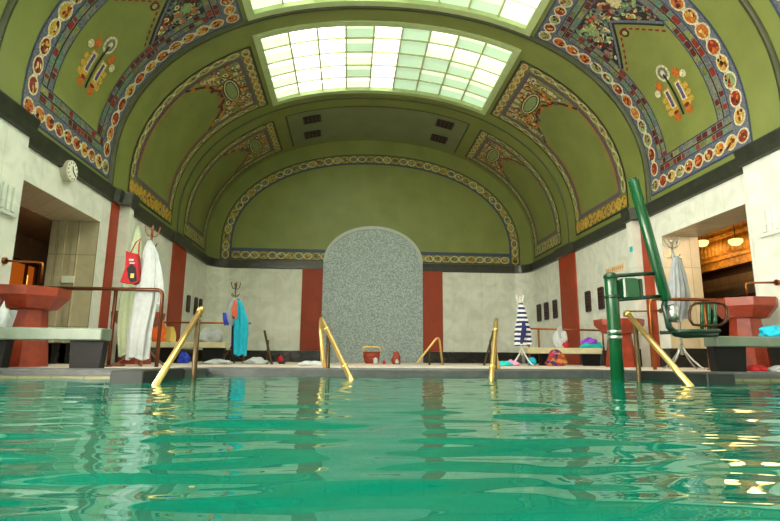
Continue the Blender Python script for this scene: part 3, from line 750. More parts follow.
# water sheet with real ripples
nx, ny = 420, 520
xs = np.linspace(-4.79, 4.79, nx)
yv = np.concatenate([np.linspace(YF, .2, 20)[:-1], .2*(6.33/.2)**np.linspace(0, 1, ny)])
ny = len(yv)
Xg, Yg = np.meshgrid(xs, yv); Hh = np.zeros_like(Xg); rg = np.random.default_rng(3)
for lam, amp, cnt in ((1.1, .0018, 6), (.55, .0018, 9), (.3, .0017, 14), (.17, .00095, 16), (.1, .0003, 14)):
    for _ in range(cnt):
        th = rg.normal(PI/2, .36); l = lam*rg.uniform(.75, 1.3); kx, ky = 2*PI/l*math.cos(th), 2*PI/l*math.sin(th)
        Hh += amp/math.sqrt(cnt)*1.5*np.sin(kx*Xg+ky*Yg+rg.uniform(0, 6.28)+.5*np.sin(1.3*Xg+rg.uniform(0, 6))+.5*np.sin(.9*Yg+rg.uniform(0, 6)))
env = .75+.45*np.sin(.8*Xg+.5*Yg+1)*np.sin(1.1*Yg-.4*Xg)
Hh *= env
vv = np.stack([Xg, Yg, WATER+Hh], -1).reshape(-1, 3)
idx = np.arange(nx*ny).reshape(ny, nx)
fs = np.stack([idx[:-1, :-1], idx[:-1, 1:], idx[1:, 1:], idx[1:, :-1]], -1).reshape(-1, 4)
me = bpy.data.meshes.new('pool_water')
me.vertices.add(len(vv)); me.vertices.foreach_set('co', vv.ravel())
me.loops.add(fs.size); me.loops.foreach_set('vertex_index', fs.ravel().astype(np.int32))
me.polygons.add(len(fs)); me.polygons.foreach_set('loop_start', np.arange(0, fs.size, 4, dtype=np.int32)); me.polygons.foreach_set('loop_total', np.full(len(fs), 4, dtype=np.int32))
me.update(calc_edges=True); me.polygons.foreach_set('use_smooth', np.ones(len(fs), dtype=bool))
me.materials.append(M['water'])
wo = bpy.data.objects.new('pool_water', me); COL.objects.link(wo); tag(wo, 'rippling emerald green pool water filling the foreground', 'water', kind='stuff')

# ------------------------------------------------------------------ wall fittings
# clock
c = at(71.5, 171, 7.85); c.x = -5.0
ck = empty('wall_clock', c, 'round white wall clock on the left wall above the opening', 'clock')
def disc_x(mb, x0, x1, y, z, r, mi=0, n=28):
    v = [(xx, y+r*math.cos(2*PI*i/n), z+r*math.sin(2*PI*i/n)) for xx in (x0, x1) for i in range(n)]
    mb.add(v, [tuple(range(n)), tuple(range(2*n-1, n-1, -1))]+[(i, (i+1) % n, n+(i+1) % n, n+i) for i in range(n)], mi)
mb = MB(); disc_x(mb, -5.0, -4.9, c.y, c.z, .16); mb.build('case', ['tanmetal'], ck)
mb = MB(); disc_x(mb, -4.91, -4.89, c.y, c.z, .145); fc = mb.build('face', ['clockwhite'], ck)
for k_ in range(12):
    a = PI/6*k_; mb = MB(); mb.box(-4.89, -4.886, c.y+.12*math.cos(a)-.008, c.y+.12*math.cos(a)+.008, c.z+.12*math.sin(a)-.012, c.z+.12*math.sin(a)+.012)
    mb.build('hour_mark', ['blackcloth'], fc)
for a, L, nm in ((1.9, .07, 'hour_hand'), (-.6, .11, 'minute_hand')):
    mb = MB(); mb.tube([(-4.882, c.y, c.z), (-4.882, c.y+L*math.cos(a), c.z+L*math.sin(a))], .006, 6); mb.build(nm, ['blackcloth'], fc)
# ceiling vents
def vent_c(px, py, lab):
    # on the vault of the last bay
    d = ray(px, py); best = None
    for i in range(len(PX)-1):
        f0 = (PX[i]-CX)*d.z-(PZ[i]-CAMH)*d.x; f1 = (PX[i+1]-CX)*d.z-(PZ[i+1]-CAMH)*d.x
        if f0*f1 <= 0 and PZ[i] > 5:
            u = f0/(f0-f1); s = PS[i]+u*(PS[i+1]-PS[i]); z = PZ[i]+u*(PZ[i+1]-PZ[i]); best = (d.y*(z-CAMH)/d.z, s)
    Y, s = best
    o = empty('ceiling_vent', V(Y, s), lab, 'vent', 'ceiling vents')
    a, b = .19, .25
    mb = MB(); P = [V(Y+i*a, s+j*b, h) for h in (0, .03) for i, j in ((-1, -1), (1, -1), (1, 1), (-1, 1))]
    mb.add(P, [(4, 5, 6, 7), (0, 1, 5, 4), (1, 2, 6, 5), (2, 3, 7, 6), (3, 0, 4, 7)]); mb.build('backing', ['slotdark'], o)
    mb = MB()
    for t in (-1, -.5, 0, .5, 1):
        P = [V(Y+i*a*1.05, s+t*b*.95+j*.025, h) for h in (.03, .05) for i, j in ((-1, -1), (1, -1), (1, 1), (-1, 1))]
        mb.add(P, [(4, 5, 6, 7), (0, 1, 5, 4), (1, 2, 6, 5), (2, 3, 7, 6), (3, 0, 4, 7)])
    for t in (-1, 0, 1):
        P = [V(Y+t*a*.95+i*.02, s+j*b, h) for h in (.03, .05) for i, j in ((-1, -1), (1, -1), (1, 1), (-1, 1))]
        mb.add(P, [(4, 5, 6, 7), (0, 1, 5, 4), (1, 2, 6, 5), (2, 3, 7, 6), (3, 0, 4, 7)])
    mb.build('grille', ['slot'], o)
vent_c(312, 118.5, 'dark ceiling vent on the left of the vault, the one nearer the skylight')
vent_c(312.5, 133.5, 'dark ceiling vent on the left of the vault, the one nearer the end wall')
vent_c(445, 123.5, 'dark ceiling vent on the right of the vault, the one nearer the skylight')
vent_c(439, 138, 'dark ceiling vent on the right of the vault, the one nearer the end wall')
# upright wall grilles
def slot(sg, px, py0, py1, lab, hw=.14):
    X = sg*5.0; p0 = atx(px, py0, X); p1 = atx(px, py1, X)
    if p0.y > 15.5: s_ = 15.5/p0.y; p0.y = p1.y = 15.5
    y = p0.y; o = empty('wall_grille', (X, y, p1.z), lab, 'wall vent', 'upright wall grilles')
    mb = MB(); mb.box(X, X-sg*.02, y-hw, y+hw, p1.z, p0.z); mb.build('backing', ['slotdark'], o)
    mb = MB(); n = 6
    for i in range(n+1):
        z = p1.z+(p0.z-p1.z)*i/n; mb.box(X-sg*.02, X-sg*.045, y-hw, y+hw, z-.018, z+.018)
    for yy in (y-hw, y, y+hw): mb.box(X-sg*.02, X-sg*.045, yy-.015, yy+.015, p1.z, p0.z)
    mb.build('grille', ['slot'], o)
slot(-1, 188, 296, 312, 'upright grille on the left wall, nearest of three past the wide pilaster', .1)
slot(-1, 195.5, 298, 315, 'upright grille on the left wall, middle of three past the wide pilaster', .1)
slot(-1, 201.5, 300, 317, 'upright grille on the left wall, last of three before the corner', .1)
slot(1, 539.5, 305, 321, 'upright grille on the right wall, last of three before the corner', .13)
slot(1, 546.8, 303, 319.5, 'upright grille on the right wall, middle of three past the wide pilaster', .13)
slot(1, 555.5, 300.5, 318, 'upright grille on the right wall, nearest of three past the wide pilaster', .12)
slot(1, 588.5, 292, 311.5, 'upright grille on the right wall just before the wide pilaster', .11)
slot(1, 601.5, 288, 309, 'upright grille on the right wall beside the green lift post', .11)
slot(1, 616, 290, 309, 'upright grille on the right wall half hidden behind the green lift panel', .1)
# fluted relief panels above the near fountains, with carved lines below
for sg, nm in ((-1, 'left'), (1, 'right')):
    X = sg*4.8; y1 = 6.52; y0 = 5.6; zt = 2.0+.12; zb = 1.66+.12
    o = empty('wall_relief', (X, (y0+y1)/2, zb), 'fluted carved relief on the %s wall above the red stone fountain' % nm, 'wall relief')
    mb = MB(); n = 9
    for i in range(n):
        y = y1-.07-(y1-y0)*i/n; mb.bbox(X, X-sg*.035, y-.03, y+.03, zb+.03, zt, .008)
    mb.build('flute', ['marble'], o)
    mb = MB(); mb.bbox(X, X-sg*.045, y0-.05, y1, zb-.03, zb+.01, .008); mb.build('ledge', ['marble'], o)
    mb = MB()
    if sg > 0:
        for za, ya, yb in ((1.55, 5.7, 6.12), (1.46, 5.62, 6.08), (1.40, 5.66, 6.06)):
            mb = MB(); mb.box(X, X-sg*.006, ya, yb, za-.006, za+.012); mb.build('inscription_line', ['carve'], o)
        mb = MB(); mb.box(X, X-sg*.008, 5.86, 5.96, 1.2, 1.3); mb.build('inscription_mark', ['carve'], o)
    else:
        mb.box(X, X-sg*.008, 6.0, 6.25, 1.32, 1.42); mb.build('carving', ['carve'], o)
# tan plaque and small turquoise sign on right wall
p0, p1 = atx(606, 273.5, 4.99), atx(624, 264.5, 4.99)
o = empty('wall_plaque', ((p0+p1)/2), 'narrow tan lettered plaque on the right wall above the green lift panel', 'plaque')
mb = MB(); z_ = (p0.z+p1.z)/2; mb.box(5.0, 4.985, p1.y, p0.y, z_-.07, z_+.07); mb.build('board', ['plaque'], o)
mb = MB()
for i in range(9):
    y = p1.y+.06+(p0.y-p1.y-.12)*i/8; mb.box(4.985, 4.98, y-.025, y+.025, z_-.035, z_+.04 if i % 3 else z_+.02)
mb.build('lettering', ['ochreline'], o)
p0 = atx(633, 254, 4.79)
p0.y = min(max(p0.y, 9.80), 9.88); p0.z = 2.28
mb = MB(); mb.box(4.8, 4.79, p0.y-.05, p0.y+.05, p0.z-.05, p0.z+.05)
tag(mb.build('wall_sign', ['teal']), 'tiny turquoise square sign on the right wall jamb', 'sign')
# pale sign on the tiles inside the left opening
p0, p1 = at(63, 276, 9.06), at(74, 283, 9.06)
mb = MB(); mb.box(p0.x, p1.x, 9.03, 9.055, p1.z, p0.z); tag(mb.build('wall_sign', ['clockwhite']), 'small pale notice on the tan tiles inside the left opening', 'sign')

# lit door at the end of left passage
o = empty('door_1', (-9.18, 14.0, 0), 'orange door with built-in lamplight glow deep inside the left passage', 'door'); o['kind'] = 'structure'
mb = MB(); mb.box(-9.2, -9.14, 13.55, 14.65, 0, 2.5); mb.build('leaf', ['doorglow'], o)
mb = MB()
for a, b in ((13.5, 13.58), (14.62, 14.7), (14.2, 14.25)): mb.box(-9.14, -9.08, a, b, 0, 2.5)
mb.box(-9.14, -9.08, 13.5, 14.7, 2.45, 2.54); mb.build('door_frame', ['hallbrown'], o)
mb = MB(); mb.box(-9.14, -9.12, 14.27, 14.36, 1.2, 2.2); mb.build('glass', [emis('lit_glass_strip', (255, 200, 90), 1.6)], o)
# right hall: frieze, ceiling beam, lamps
mb = MB()
mb.box(XR, XR-.12, 5, 18, 2.55, 3.5)
for z in (2.5, 2.72, 3.3, 3.5): mb.box(XR, XR-.2, 5, 18, z-.03, z+.03)
for i in range(60): mb.lathe([(.0, 0), (.12, .03), (.13, .25), (.05, .42)], (XR-.12, 9+.15*i, 2.8), 8)
struct('trim_40', mb, ['gold'], 'gilded ornamental frieze in the lamp-lit hall beyond the right opening', 'frieze')
mb = MB(); mb.box(XR, XR-1.2, 5, 18, 1.55, 1.72); mb.box(XR-.3, XR-.31, 5, 18, 1.72, 2.2)
struct('trim_41', mb, ['darktile'], 'dark gallery ledge in the hall beyond the right opening', 'gallery')
for px, py, lab in ((702, 242.5, 'glowing ceiling lamp in the right hall, left one of two'), (735.5, 241, 'glowing ceiling lamp in the right hall, right one of two')):
    p = atx(px, py, 8.35)
    o = empty('hall_lamp', p, lab, 'lamp', 'lamps in the right hall')
    mb = MB(); mb.lathe([(.02, -.11), (.1, -.09), (.15, -.03), (.15, .03), (.1, .05)], p, 18); mb.build('shade', ['lampglow'], o)
    mb = MB(); mb.tube([(p.x, p.y, p.z+.05), (p.x, p.y, 4.18)], .012, 6); mb.build('rod', ['darkmetal'], o)
    L = bpy.data.lights.new('hall_lamp_light', 'POINT'); L.energy = 16; L.color = (1, .62, .25); L.shadow_soft_size = .2
    lo = bpy.data.objects.new('bulb', L); lo.location = (p.x, p.y, p.z-.3); COL.objects.link(lo)

for nm, loc, e, cc in (('passage_fill', (-6.3, 11.3, 2.6), 60, (1, .8, .55)), ('hall_fill', (7.0, 6.5, 2.6), 230, (1, .72, .42))):  # added point lights without fixtures, out of view, to brighten the side rooms
    L = bpy.data.lights.new(nm, 'POINT'); L.energy = e; L.color = cc; L.shadow_soft_size = .25
    lo = bpy.data.objects.new(nm, L); lo.location = loc; COL.objects.link(lo)
# ------------------------------------------------------------------ fountains (red stone basins)
def fountain(x, y, zr, label, s=1.0):
    o = empty('wall_fountain', (x, y, 0), label, 'fountain', 'red stone fountains')
    rot = PI/8
    mb = MB(); mb.lathe([(.27*s, 0), (.27*s, .02), (.2*s, zr-.24)], (x, y, 0), 8, smooth=False, rot=rot); mb.build('pedestal', ['redstone'], o)
    mb = MB()
    mb.lathe([(.24*s, zr-.25), (.3*s, zr-.24), (.43*s, zr-.1), (.44*s, zr), (.38*s, zr), (.3*s, zr-.1), (.1*s, zr-.13)], (x, y, 0), 8, smooth=False, rot=rot); mb.build('basin', ['redstone'], o)
    return o
fountain(-4.41, 6.4, .89, 'red stone fountain on the left behind the near bench', .9)
fountain(4.32, 6.4, .9, 'red stone fountain on the right behind the near bench', .88)
fountain(4.14, 9.25, .84, 'red stone fountain on the right behind the green lift post', .98)
fountain(-4.3, 9.3, .86, 'red stone fountain on the left half hidden by the hanging robes', .96)
def spout(pts, lab, wx):
    o = empty('fountain_spout', pts[0], lab, 'spout')
    mb = MB(); mb.tube(pts, .014, 8); mb.build('pipe', ['copper'], o)
    mb = MB(); q = Vector(pts[0]); s_ = 1 if wx > 0 else -1
    mb.tube([(wx, q.y, q.z), (wx-s_*.03, q.y, q.z)], .04, 14); mb.build('wall_plate', ['copper'], o)
spout([(4.8, 6.36, 1.125), (4.42, 6.36, 1.115), (4.36, 6.36, 1.11), (4.35, 6.36, 1.08), (4.35, 6.36, .95)], 'copper spout pipe over the near right fountain', 4.8)
spout([(-4.8, 6.44, 1.22), (-4.42, 6.44, 1.21), (-4.36, 6.44, 1.2), (-4.35, 6.44, 1.16), (-4.35, 6.44, .97)], 'dark copper spout pipe over the near left fountain', -4.8)
spout([(5.0, 9.3, 1.02), (4.36, 9.3, 1.0), (4.29, 9.3, .99), (4.28, 9.3, .96), (4.28, 9.3, .9)], 'copper spout pipe over the right fountain behind the lift', 5.0)

# ------------------------------------------------------------------ benches
def bench(x0, x1, y0, y1, zt, th, slabm, supports, label):
    o = empty('stone_bench', ((x0+x1)/2, (y0+y1)/2, 0), label, 'bench', 'stone benches')
    mb = MB(); mb.bbox(x0, x1, y0, y1, zt-th, zt, .012); mb.build('slab', [slabm], o)
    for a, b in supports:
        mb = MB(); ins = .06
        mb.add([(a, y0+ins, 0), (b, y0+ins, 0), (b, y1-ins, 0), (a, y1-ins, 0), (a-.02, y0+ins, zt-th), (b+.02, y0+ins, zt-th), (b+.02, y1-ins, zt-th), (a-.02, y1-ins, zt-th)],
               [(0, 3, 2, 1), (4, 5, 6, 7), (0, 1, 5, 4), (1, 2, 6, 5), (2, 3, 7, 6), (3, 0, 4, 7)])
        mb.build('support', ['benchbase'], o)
YBn = 5.62
bl = at(102.5, 328, YBn); bl2 = at(68, 350, YBn); bl3 = at(98, 350, YBn); br = at(717, 336, YBn); br3 = at(749, 355, YBn)
bench(-4.77, bl.x, YBn, YBn+.24, bl.z, .125, 'bench', [(-4.62, -4.2), (bl2.x, bl3.x)], 'green-grey marble bench on dark blocks at the near left')
bench(br.x, 4.78, YBn, YBn+.24, br.z, .115, 'bench', [(br.x+.01, br3.x), (4.5, 4.77)], 'green-grey marble bench on dark blocks at the near right')
ZBL, ZBR = bl.z, br.z
bench(-4.85, -3.28, 11.4, 11.75, .43, .115, 'benchfar', [(-4.7, -4.3), (-3.75, -3.35)], 'cream marble bench against the far left wall')
YFR = 10.75; fa, fb_ = at(527, 347.5, YFR), at(602, 348, YFR)
bench(fa.x, min(fb_.x, 4.93), YFR, YFR+.28, fa.z, .12, 'benchfar', [(fa.x+.35, fa.x+.5), (4.2, 4.5)], 'cream marble bench at the far right behind the green lift post')

# ------------------------------------------------------------------ guard rails
def guard_rail(path, posts, label, r=.022, m='copper'):
    o = empty('guard_rail', (posts[0][0], posts[0][1], 0), label, 'railing', 'guard rails')
    mb = MB(); mb.tube(path, r, 10); mb.build('rail', [m], o)
    for x, y, z in posts:
        mb = MB(); mb.tube([(x, y, 0), (x, y, z)], r, 10); mb.lathe([(r*2, 0), (r*2, .015), (r*1.3, .02)], (x, y, 0), 12); mb.build('post', [m], o)
def bend(p, q, e, k=.09, n=6):
    """corner at q, path p -> q -> e rounded"""
    p, q, e = Vector(p), Vector(q), Vector(e); a = q+(p-q).normalized()*k; b = q+(e-q).normalized()*k
    return [p]+[a*(1-t)**2+q*2*t*(1-t)+b*t*t for t in (i/n for i in range(n+1))]+[e]
YR = 6.75
L0, L1 = at(0, 287, YR), at(163, 290, YR); zr = .945
guard_rail(bend((-4.8, YR, zr), (L1.x, YR, zr), (L1.x, YR, 0)), [(at(113, 320, YR).x, YR, zr)], 'copper guard rail, colour darkened for shade, across the near left side behind the bench', .023, 'shaderail')
R0 = at(649.5, 303, YR)
guard_rail(bend((4.8, YR, zr-.015), (R0.x, YR, zr-.015), (R0.x, YR, 0)), [(at(707, 330, YR).x, YR, zr-.015)], 'copper guard rail across the near right side behind the lift seat', .024)
L1 = at(248, 330, 11.85)
guard_rail([(-4.98, 11.85, .86), (L1.x+.06, 11.85, .86)], [(L1.x-.06, 11.85, .86)], 'copper guard rail at the far left behind the white bag', .02)
YRR = 11.12; R1 = at(527, 328.5, YRR); R2 = at(602.5, 330.5, YRR); R2.x = min(R2.x, 4.94)
guard_rail(bend((R1.x, YRR, R1.z), (R2.x, YRR, R2.z), (R2.x, YRR, 0)), [(R1.x+.03, YRR, R1.z), (R1.x+.25, YRR, R1.z)], 'copper guard rail at the far right behind the striped robe', .02)

# ------------------------------------------------------------------ pool stair handrails
def stair_rail(pts, post, label, r=.026, collar=None, m='brass', pm='brassold', pzb=-1.0):
    o = empty('stair_handrail', pts[0], label, 'handrail', 'brass stair handrails')
    mb = MB(); mb.tube(pts, r, 12); mb.build('rail', [m], o)
    for (x, y, z0, z1) in post:
        mb = MB(); mb.tube([(x, y, z0), (x, y, z1)], r*.9, 10); mb.build('post', [pm], o)
    for cpt in collar or []:
        p, q = Vector(cpt[0]), Vector(cpt[1]); mb = MB(); d = (q-p).normalized()
        mb.tube([p-d*.03, p-d*.02, p+d*.02, p+d*.03], [r*1.1, r*1.3, r*1.3, r*1.1], 12); mb.build('collar', [m], o)
# left & right pairs beside the piers
for sg, lab in ((-1, 'brass stair handrail slanting into the water at the left pier'), (1, 'brass stair handrail slanting into the water at the right pier')):
    T = at(201.5, 309, 5.33) if sg < 0 else at(626.5, 312.5, 5.33); Bt = at(157.5, 382, 4.25) if sg < 0 else at(689, 384.5, 4.25); Bt = Bt+(Bt-T).normalized()*.2
    px = (188, 641)[sg > 0]
    tt = .14; pst = (at(px, 345, 5.16).x, 5.16)
    mid = Vector(T).lerp(Vector(Bt), .105)
    pz = T[2]+(Bt[2]-T[2])*(T[1]-5.16)/(T[1]-Bt[1])-.01
    stair_rail([T, Bt], [(mid.x+(.02 if sg < 0 else .0), 5.16, -.6, pz)], lab, .027, [(Vector(T).lerp(Vector(Bt), .02), Vector(Bt))])
    o = bpy.context.scene.objects[-1]
# centre pair, splayed towards the viewer
def centre_pair(sg, lab):
    T, B = (at(322, 319.5, 6.62), at(349.5, 376, 5.45)) if sg < 0 else (at(496.5, 321, 6.62), at(491.5, 376, 5.45))
    pts = [B+(B-T).normalized()*.15, B, T.lerp(B, .5), T.lerp(B, .06), T+Vector((sg*.005, .03, .01)), T+Vector((sg*.015, .11, -.02)), T+Vector((sg*.02, .14, -.12)), T+Vector((sg*.0, .12, -.3)), Vector((T.x+.02, T.y+.14, .12)), Vector((T.x+.05, T.y+.14, 0))]
    P = T.lerp(B, .22); Q = T.lerp(B, .86)
    stair_rail(pts, [(P.x-sg*.02, P.y, -.5, P.z)], lab, .027, [(T.lerp(B, .2), B), (Q, B)])
centre_pair(-1, 'brass stair handrail into the water left of the pebble niche')
centre_pair(1, 'brass stair handrail into the water right of the pebble niche')
# rails of the plunge pool further back
def back_rail(px0, py0, px1, py1, px2, py2, Y, lab, m):
    a = at(px0, py0, Y); a.z = max(a.z, .03); b = at(px1, py1, Y+.25); c_ = at(px2, py2, Y+.3); c_.z = .0
    p1 = b+Vector((0, .05, 0))
    pts = bend(a, b, c_, .16, 8)
    md = a.lerp(b, .55)
    stair_rail(pts, [(md.x, md.y, 0, md.z)], lab, .022, None, m)
back_rail(417, 363, 439, 335, 442.5, 362, 10.5, 'low curved brass handrail standing on the deck right of the niche', 'brass')
def lean_rail(px0, py0, px1, py1, px2, Y, lab):
    a = at(px0, py0, Y); b = at(px1, py1, Y-.5); c_ = at(px2, 362, Y)
    o = stair_rail([(b.x, b.y, .0), a, a+Vector((.0, .06, -.02))], [(c_.x, Y-.05, 0, a.z*.72)], lab, .022, None, 'brassold')
lean_rail(264.5, 331, 272, 362, 267.5, 10.5, 'short slanting worn brass handrail between the cyan robe and the left red panel')
lean_rail(493.5, 331, 484, 362, 490, 11.0, 'short slanting worn brass handrail behind the right centre stair rail')

# ------------------------------------------------------------------ coat stands
def coat_stand(x, y, h, polem, footm, label, s=1.0, rot=.4, q=.6):
    o = empty('coat_stand', (x, y, 0), label, 'coat stand', 'coat stands')
    mb = MB(); mb.tube([(x, y, .2), (x, y, h*.55), (x, y, h-.03)], [.02*s, .017*s, .015*s], 10)
    mb.lathe([(.005, h-.03), (.026, h-.02), (.028, h+.005), (.004, h+.02)], (x, y, 0), 10); mb.build('pole', [polem], o)
    for k_ in range(4):
        a = rot+PI/2*k_; d = Vector((math.cos(a), math.sin(a), 0)); c0 = Vector((x, y, 0))
        mb = MB(); mb.tube([c0+d*.012+Vector((0, 0, .34)), c0+d*.06+Vector((0, 0, .24)), c0+d*.16+Vector((0, 0, .12)), c0+d*.27+Vector((0, 0, .025)), c0+d*.31+Vector((0, 0, .015))], .014*s, 8); mb.build('leg', [footm], o)
        mb = MB(); zt = h-.1
        mb.tube([c0+d*.01+Vector((0, 0, zt)), c0+d*.08*q+Vector((0, 0, zt+.0)), c0+d*.13*q+Vector((0, 0, zt+.05)), c0+d*.15*q+Vector((0, 0, zt+.11))], .009*s, 8)
        mb.lathe([(.004, -.012), (.016, 0), (.004, .014)], c0+d*.15*q+Vector((0, 0, zt+.12)), 8); mb.build('hook', [footm], o)
        a += PI/4; d = Vector((math.cos(a), math.sin(a), 0)); zl = h-.24
        mb = MB(); mb.tube([c0+d*.01+Vector((0, 0, zl)), c0+d*.07+Vector((0, 0, zl-.01)), c0+d*.1+Vector((0, 0, zl+.04))], .008*s, 8); mb.build('hook', [footm], o)
    return o
def robe(name, secs, y, m, label, cat, folds=6, amp=.26, seed=0, group=None, depth=.45, mats=None, build=True, parent=None):
    """hanging cloth; secs: list of (z, xc, half width); elliptical section with soft vertical folds"""
    r = random.Random(seed); ph = r.uniform(0, 6.28); ph2 = r.uniform(0, 6.28); n = 56
    zs_ = [s[0] for s in secs]; m2 = 26; vs = []; fs = []
    Z = np.linspace(zs_[0], zs_[-1], m2); o_ = np.argsort(zs_)
    xc = np.interp(Z, np.array(zs_)[o_], np.array([s[1] for s in secs])[o_]); hw2 = np.interp(Z, np.array(zs_)[o_], np.array([s[2] for s in secs])[o_])
    for j in range(m2):
        t = j/(m2-1); g = amp*(.25+.75*min(1, t*1.6))
        for i in range(n):
            a = 2*PI*i/n
            k_ = 1+g*(math.sin(folds*a+ph+1.2*t)+.5*math.sin((folds+4)*a+ph2-1.5*t))
            zz = Z[j]+(.02*math.sin(3*a+ph) if j == m2-1 else 0)
            vs.append((xc[j]+hw2[j]*k_*math.cos(a), y+hw2[j]*depth*k_*math.sin(a)+.02*math.sin(5*t+ph), zz))
    for j in range(m2-1):
        for i in range(n): fs.append((j*n+i, j*n+(i+1) % n, (j+1)*n+(i+1) % n, (j+1)*n+i))
    fs += [tuple(range(n)), tuple((m2-1)*n+i for i in range(n-1, -1, -1))]
    mb = MB(); mb.add(vs, fs, 0, True)
    ob = mb.build(name, [m] if isinstance(m, str) else m, parent)
    if parent is None: tag(ob, label, cat, group)
    return ob
def px_secs(Y, rows):
    """rows: (py, px left, px right) read at depth Y"""
    out = []
    for py, a, b in rows:
        p, q = at(a, py, Y), at(b, py, Y); out.append((max(.03, (p.z+q.z)/2), (p.x+q.x)/2, (q.x-p.x)/2))
    return out
YS = 7.07
s1 = at(146, 300, YS); coat_stand(s1.x, YS, 1.8, 'wood', 'wood', 'wooden coat stand at the near left hung with white robes')
robe('bathrobe', px_secs(YS-.2, [(240, 147, 151), (252, 143, 157), (275, 139, 160), (300, 136, 157), (330, 131, 151), (359, 128, 147)]), YS-.2, 'rwhite', 'long white bathrobe hanging on the near left coat stand', 'robe', seed=1, group='white bathrobes', depth=.5)
robe('towel', px_secs(YS-.16, [(250, 152, 157), (270, 153, 162), (295, 155, 165), (305, 154, 164)]), YS-.2, 'rwhite', 'short white towel on the right side of the near left coat stand', 'towel', seed=3, folds=4)
robe('bath_sheet', px_secs(YS+.14, [(226, 136, 139), (240, 132, 140), (265, 127, 139), (300, 121, 136), (330, 119, 134), (356, 120, 133)]), YS+.16, 'rgreen', 'pale green bath sheet hanging behind the red bag on the near left coat stand', 'towel', seed=2, group='', depth=.4)
# red printed tote bag
Yb = YS-.3
P = [at(126, 251, Yb), at(137, 254, Yb), at(139, 281, Yb), at(133, 284, Yb), at(120, 282, Yb), at(125, 268, Yb)]
bag = empty('tote_bag', P[4], 'red tote bag with black and yellow print hung on the near left coat stand', 'bag')
mb = MB(); n = len(P); mb.add([(p.x, Yb, p.z) for p in P]+[(p.x, Yb+.1, p.z) for p in P], [tuple(range(n)), tuple(range(2*n-1, n-1, -1))]+[(i, (i+1) % n, n+(i+1) % n, n+i) for i in range(n)])
mb.build('body', ['redcloth'], bag)
mb = MB()
q = [at(127, 268, Yb), at(132, 264, Yb), at(136, 268, Yb), at(137, 281, Yb), at(131, 283, Yb), at(128, 277, Yb)]
mb.add([(p.x, Yb-.006, p.z) for p in q], [tuple(range(6))], 0)
for (a, b, c2, d2, mi) in ((131, 273.5, 134, 278, 1), (129.5, 259, 134, 261, 2), (130, 262.5, 135, 264, 2)):
    p, q = at(a, b, Yb), at(c2, d2, Yb); mb.box(p.x, q.x, Yb-.012, Yb-.007, q.z, p.z, mi)
mb.build('print', ['blackcloth', 'yellow', 'rwhite'], bag)
mb = MB(); a, b = at(129, 252, Yb), at(137, 254, Yb); mb.tube([(a.x, Yb+.05, a.z), (a.x+.05, Yb+.06, a.z+.14), (s1.x-.06, Yb+.1, 1.62), (b.x-.01, Yb+.06, b.z+.14), (b.x, Yb+.05, b.z)], .008, 6); mb.build('handle', ['redcloth'], bag)
# far left stand
YL = 10.9; s2 = at(235, 300, YL); coat_stand(s2.x, YL, at(235, 284, YL).z, 'wood', 'darkmetal', 'coat stand at the far left hung with a cyan robe', .9)
robe('bathrobe', px_secs(YL-.14, [(299, 237, 240), (307, 237, 244), (322, 235, 248), (340, 235, 246), (355, 235, 245)]), YL-.15, 'cyan', 'bright cyan bathrobe hanging on the far left coat stand', 'robe', seed=5)
robe('bathrobe', px_secs(YL-.1, [(297, 233, 236), (305, 228, 236), (315, 225, 235), (325, 229, 236)]), YL-.06, 'rgrey', 'pale grey towel with blue hem on the far left coat stand', 'towel', seed=6, folds=4).name = 'towel.001'
a = px_secs(YL-.1, [(313, 224.5, 228), (325, 226.5, 231)]); robe('towel', [(z, x-.02, w_) for z, x, w_ in a], YL-.2, 'blue', 'blue cloth corner hanging at the left of the far left coat stand', 'towel', seed=7, folds=3)
robe('towel', px_secs(YL-.2, [(301, 235, 238), (310, 233, 238), (318, 234, 238)]), YL-.32, 'coral', 'small coral cloth hanging between the grey towel and cyan robe', 'towel', seed=8, folds=3)
robe('trousers', px_secs(YL, [(326, 232, 235), (345, 232, 235.5), (358, 232.5, 235)]), YL-.02, 'navy', 'dark navy cloth hanging below the grey towel on the far left stand', 'clothing', seed=9, folds=3)
# far right stand
YR2 = 10.35; s3 = at(520, 300, YR2); coat_stand(s3.x, YR2, at(520, 297, YR2).z, 'white_paint', 'white_paint', 'white coat stand at the far right with a striped robe', .9)
robe('bathrobe', px_secs(YR2-.15, [(303, 519.5, 523), (312, 518, 526), (330, 516.5, 530), (345, 517, 531)]), YR2-.12, 'stripe', 'navy and white striped bathrobe hanging on the far right coat stand', 'robe', seed=10)
robe('belt', px_secs(YR2-.3, [(321, 522.5, 525.5), (332, 522, 526.5), (343, 521.5, 524)]), YR2-.26, 'navy', 'dark navy cloth hung over the striped robe', 'clothing', seed=12, folds=3).name = 'scarf'
# near right stand
s4 = at(677, 300, 7.3); YS4 = 7.3; coat_stand(s4.x, YS4, 1.86, 'silver', 'silver', 'steel coat stand inside the near right rail with a grey robe', q=.85)
robe('bathrobe', px_secs(YS4-.1, [(256, 674, 678), (266, 671, 680), (285, 668.5, 682), (305, 667.5, 683), (321, 668, 682)]), YS4-.12, 'rdgrey', 'silver grey bathrobe hanging on the near right coat stand', 'robe', seed=13, folds=9, amp=.22)
robe('towel', px_secs(YS4+.1, [(258, 677, 681), (275, 677, 686), (300, 678, 688), (318, 679, 687)]), YS4+.08, 'rgrey', 'light grey towel hanging behind the grey robe at the near right', 'towel', seed=14, folds=4)

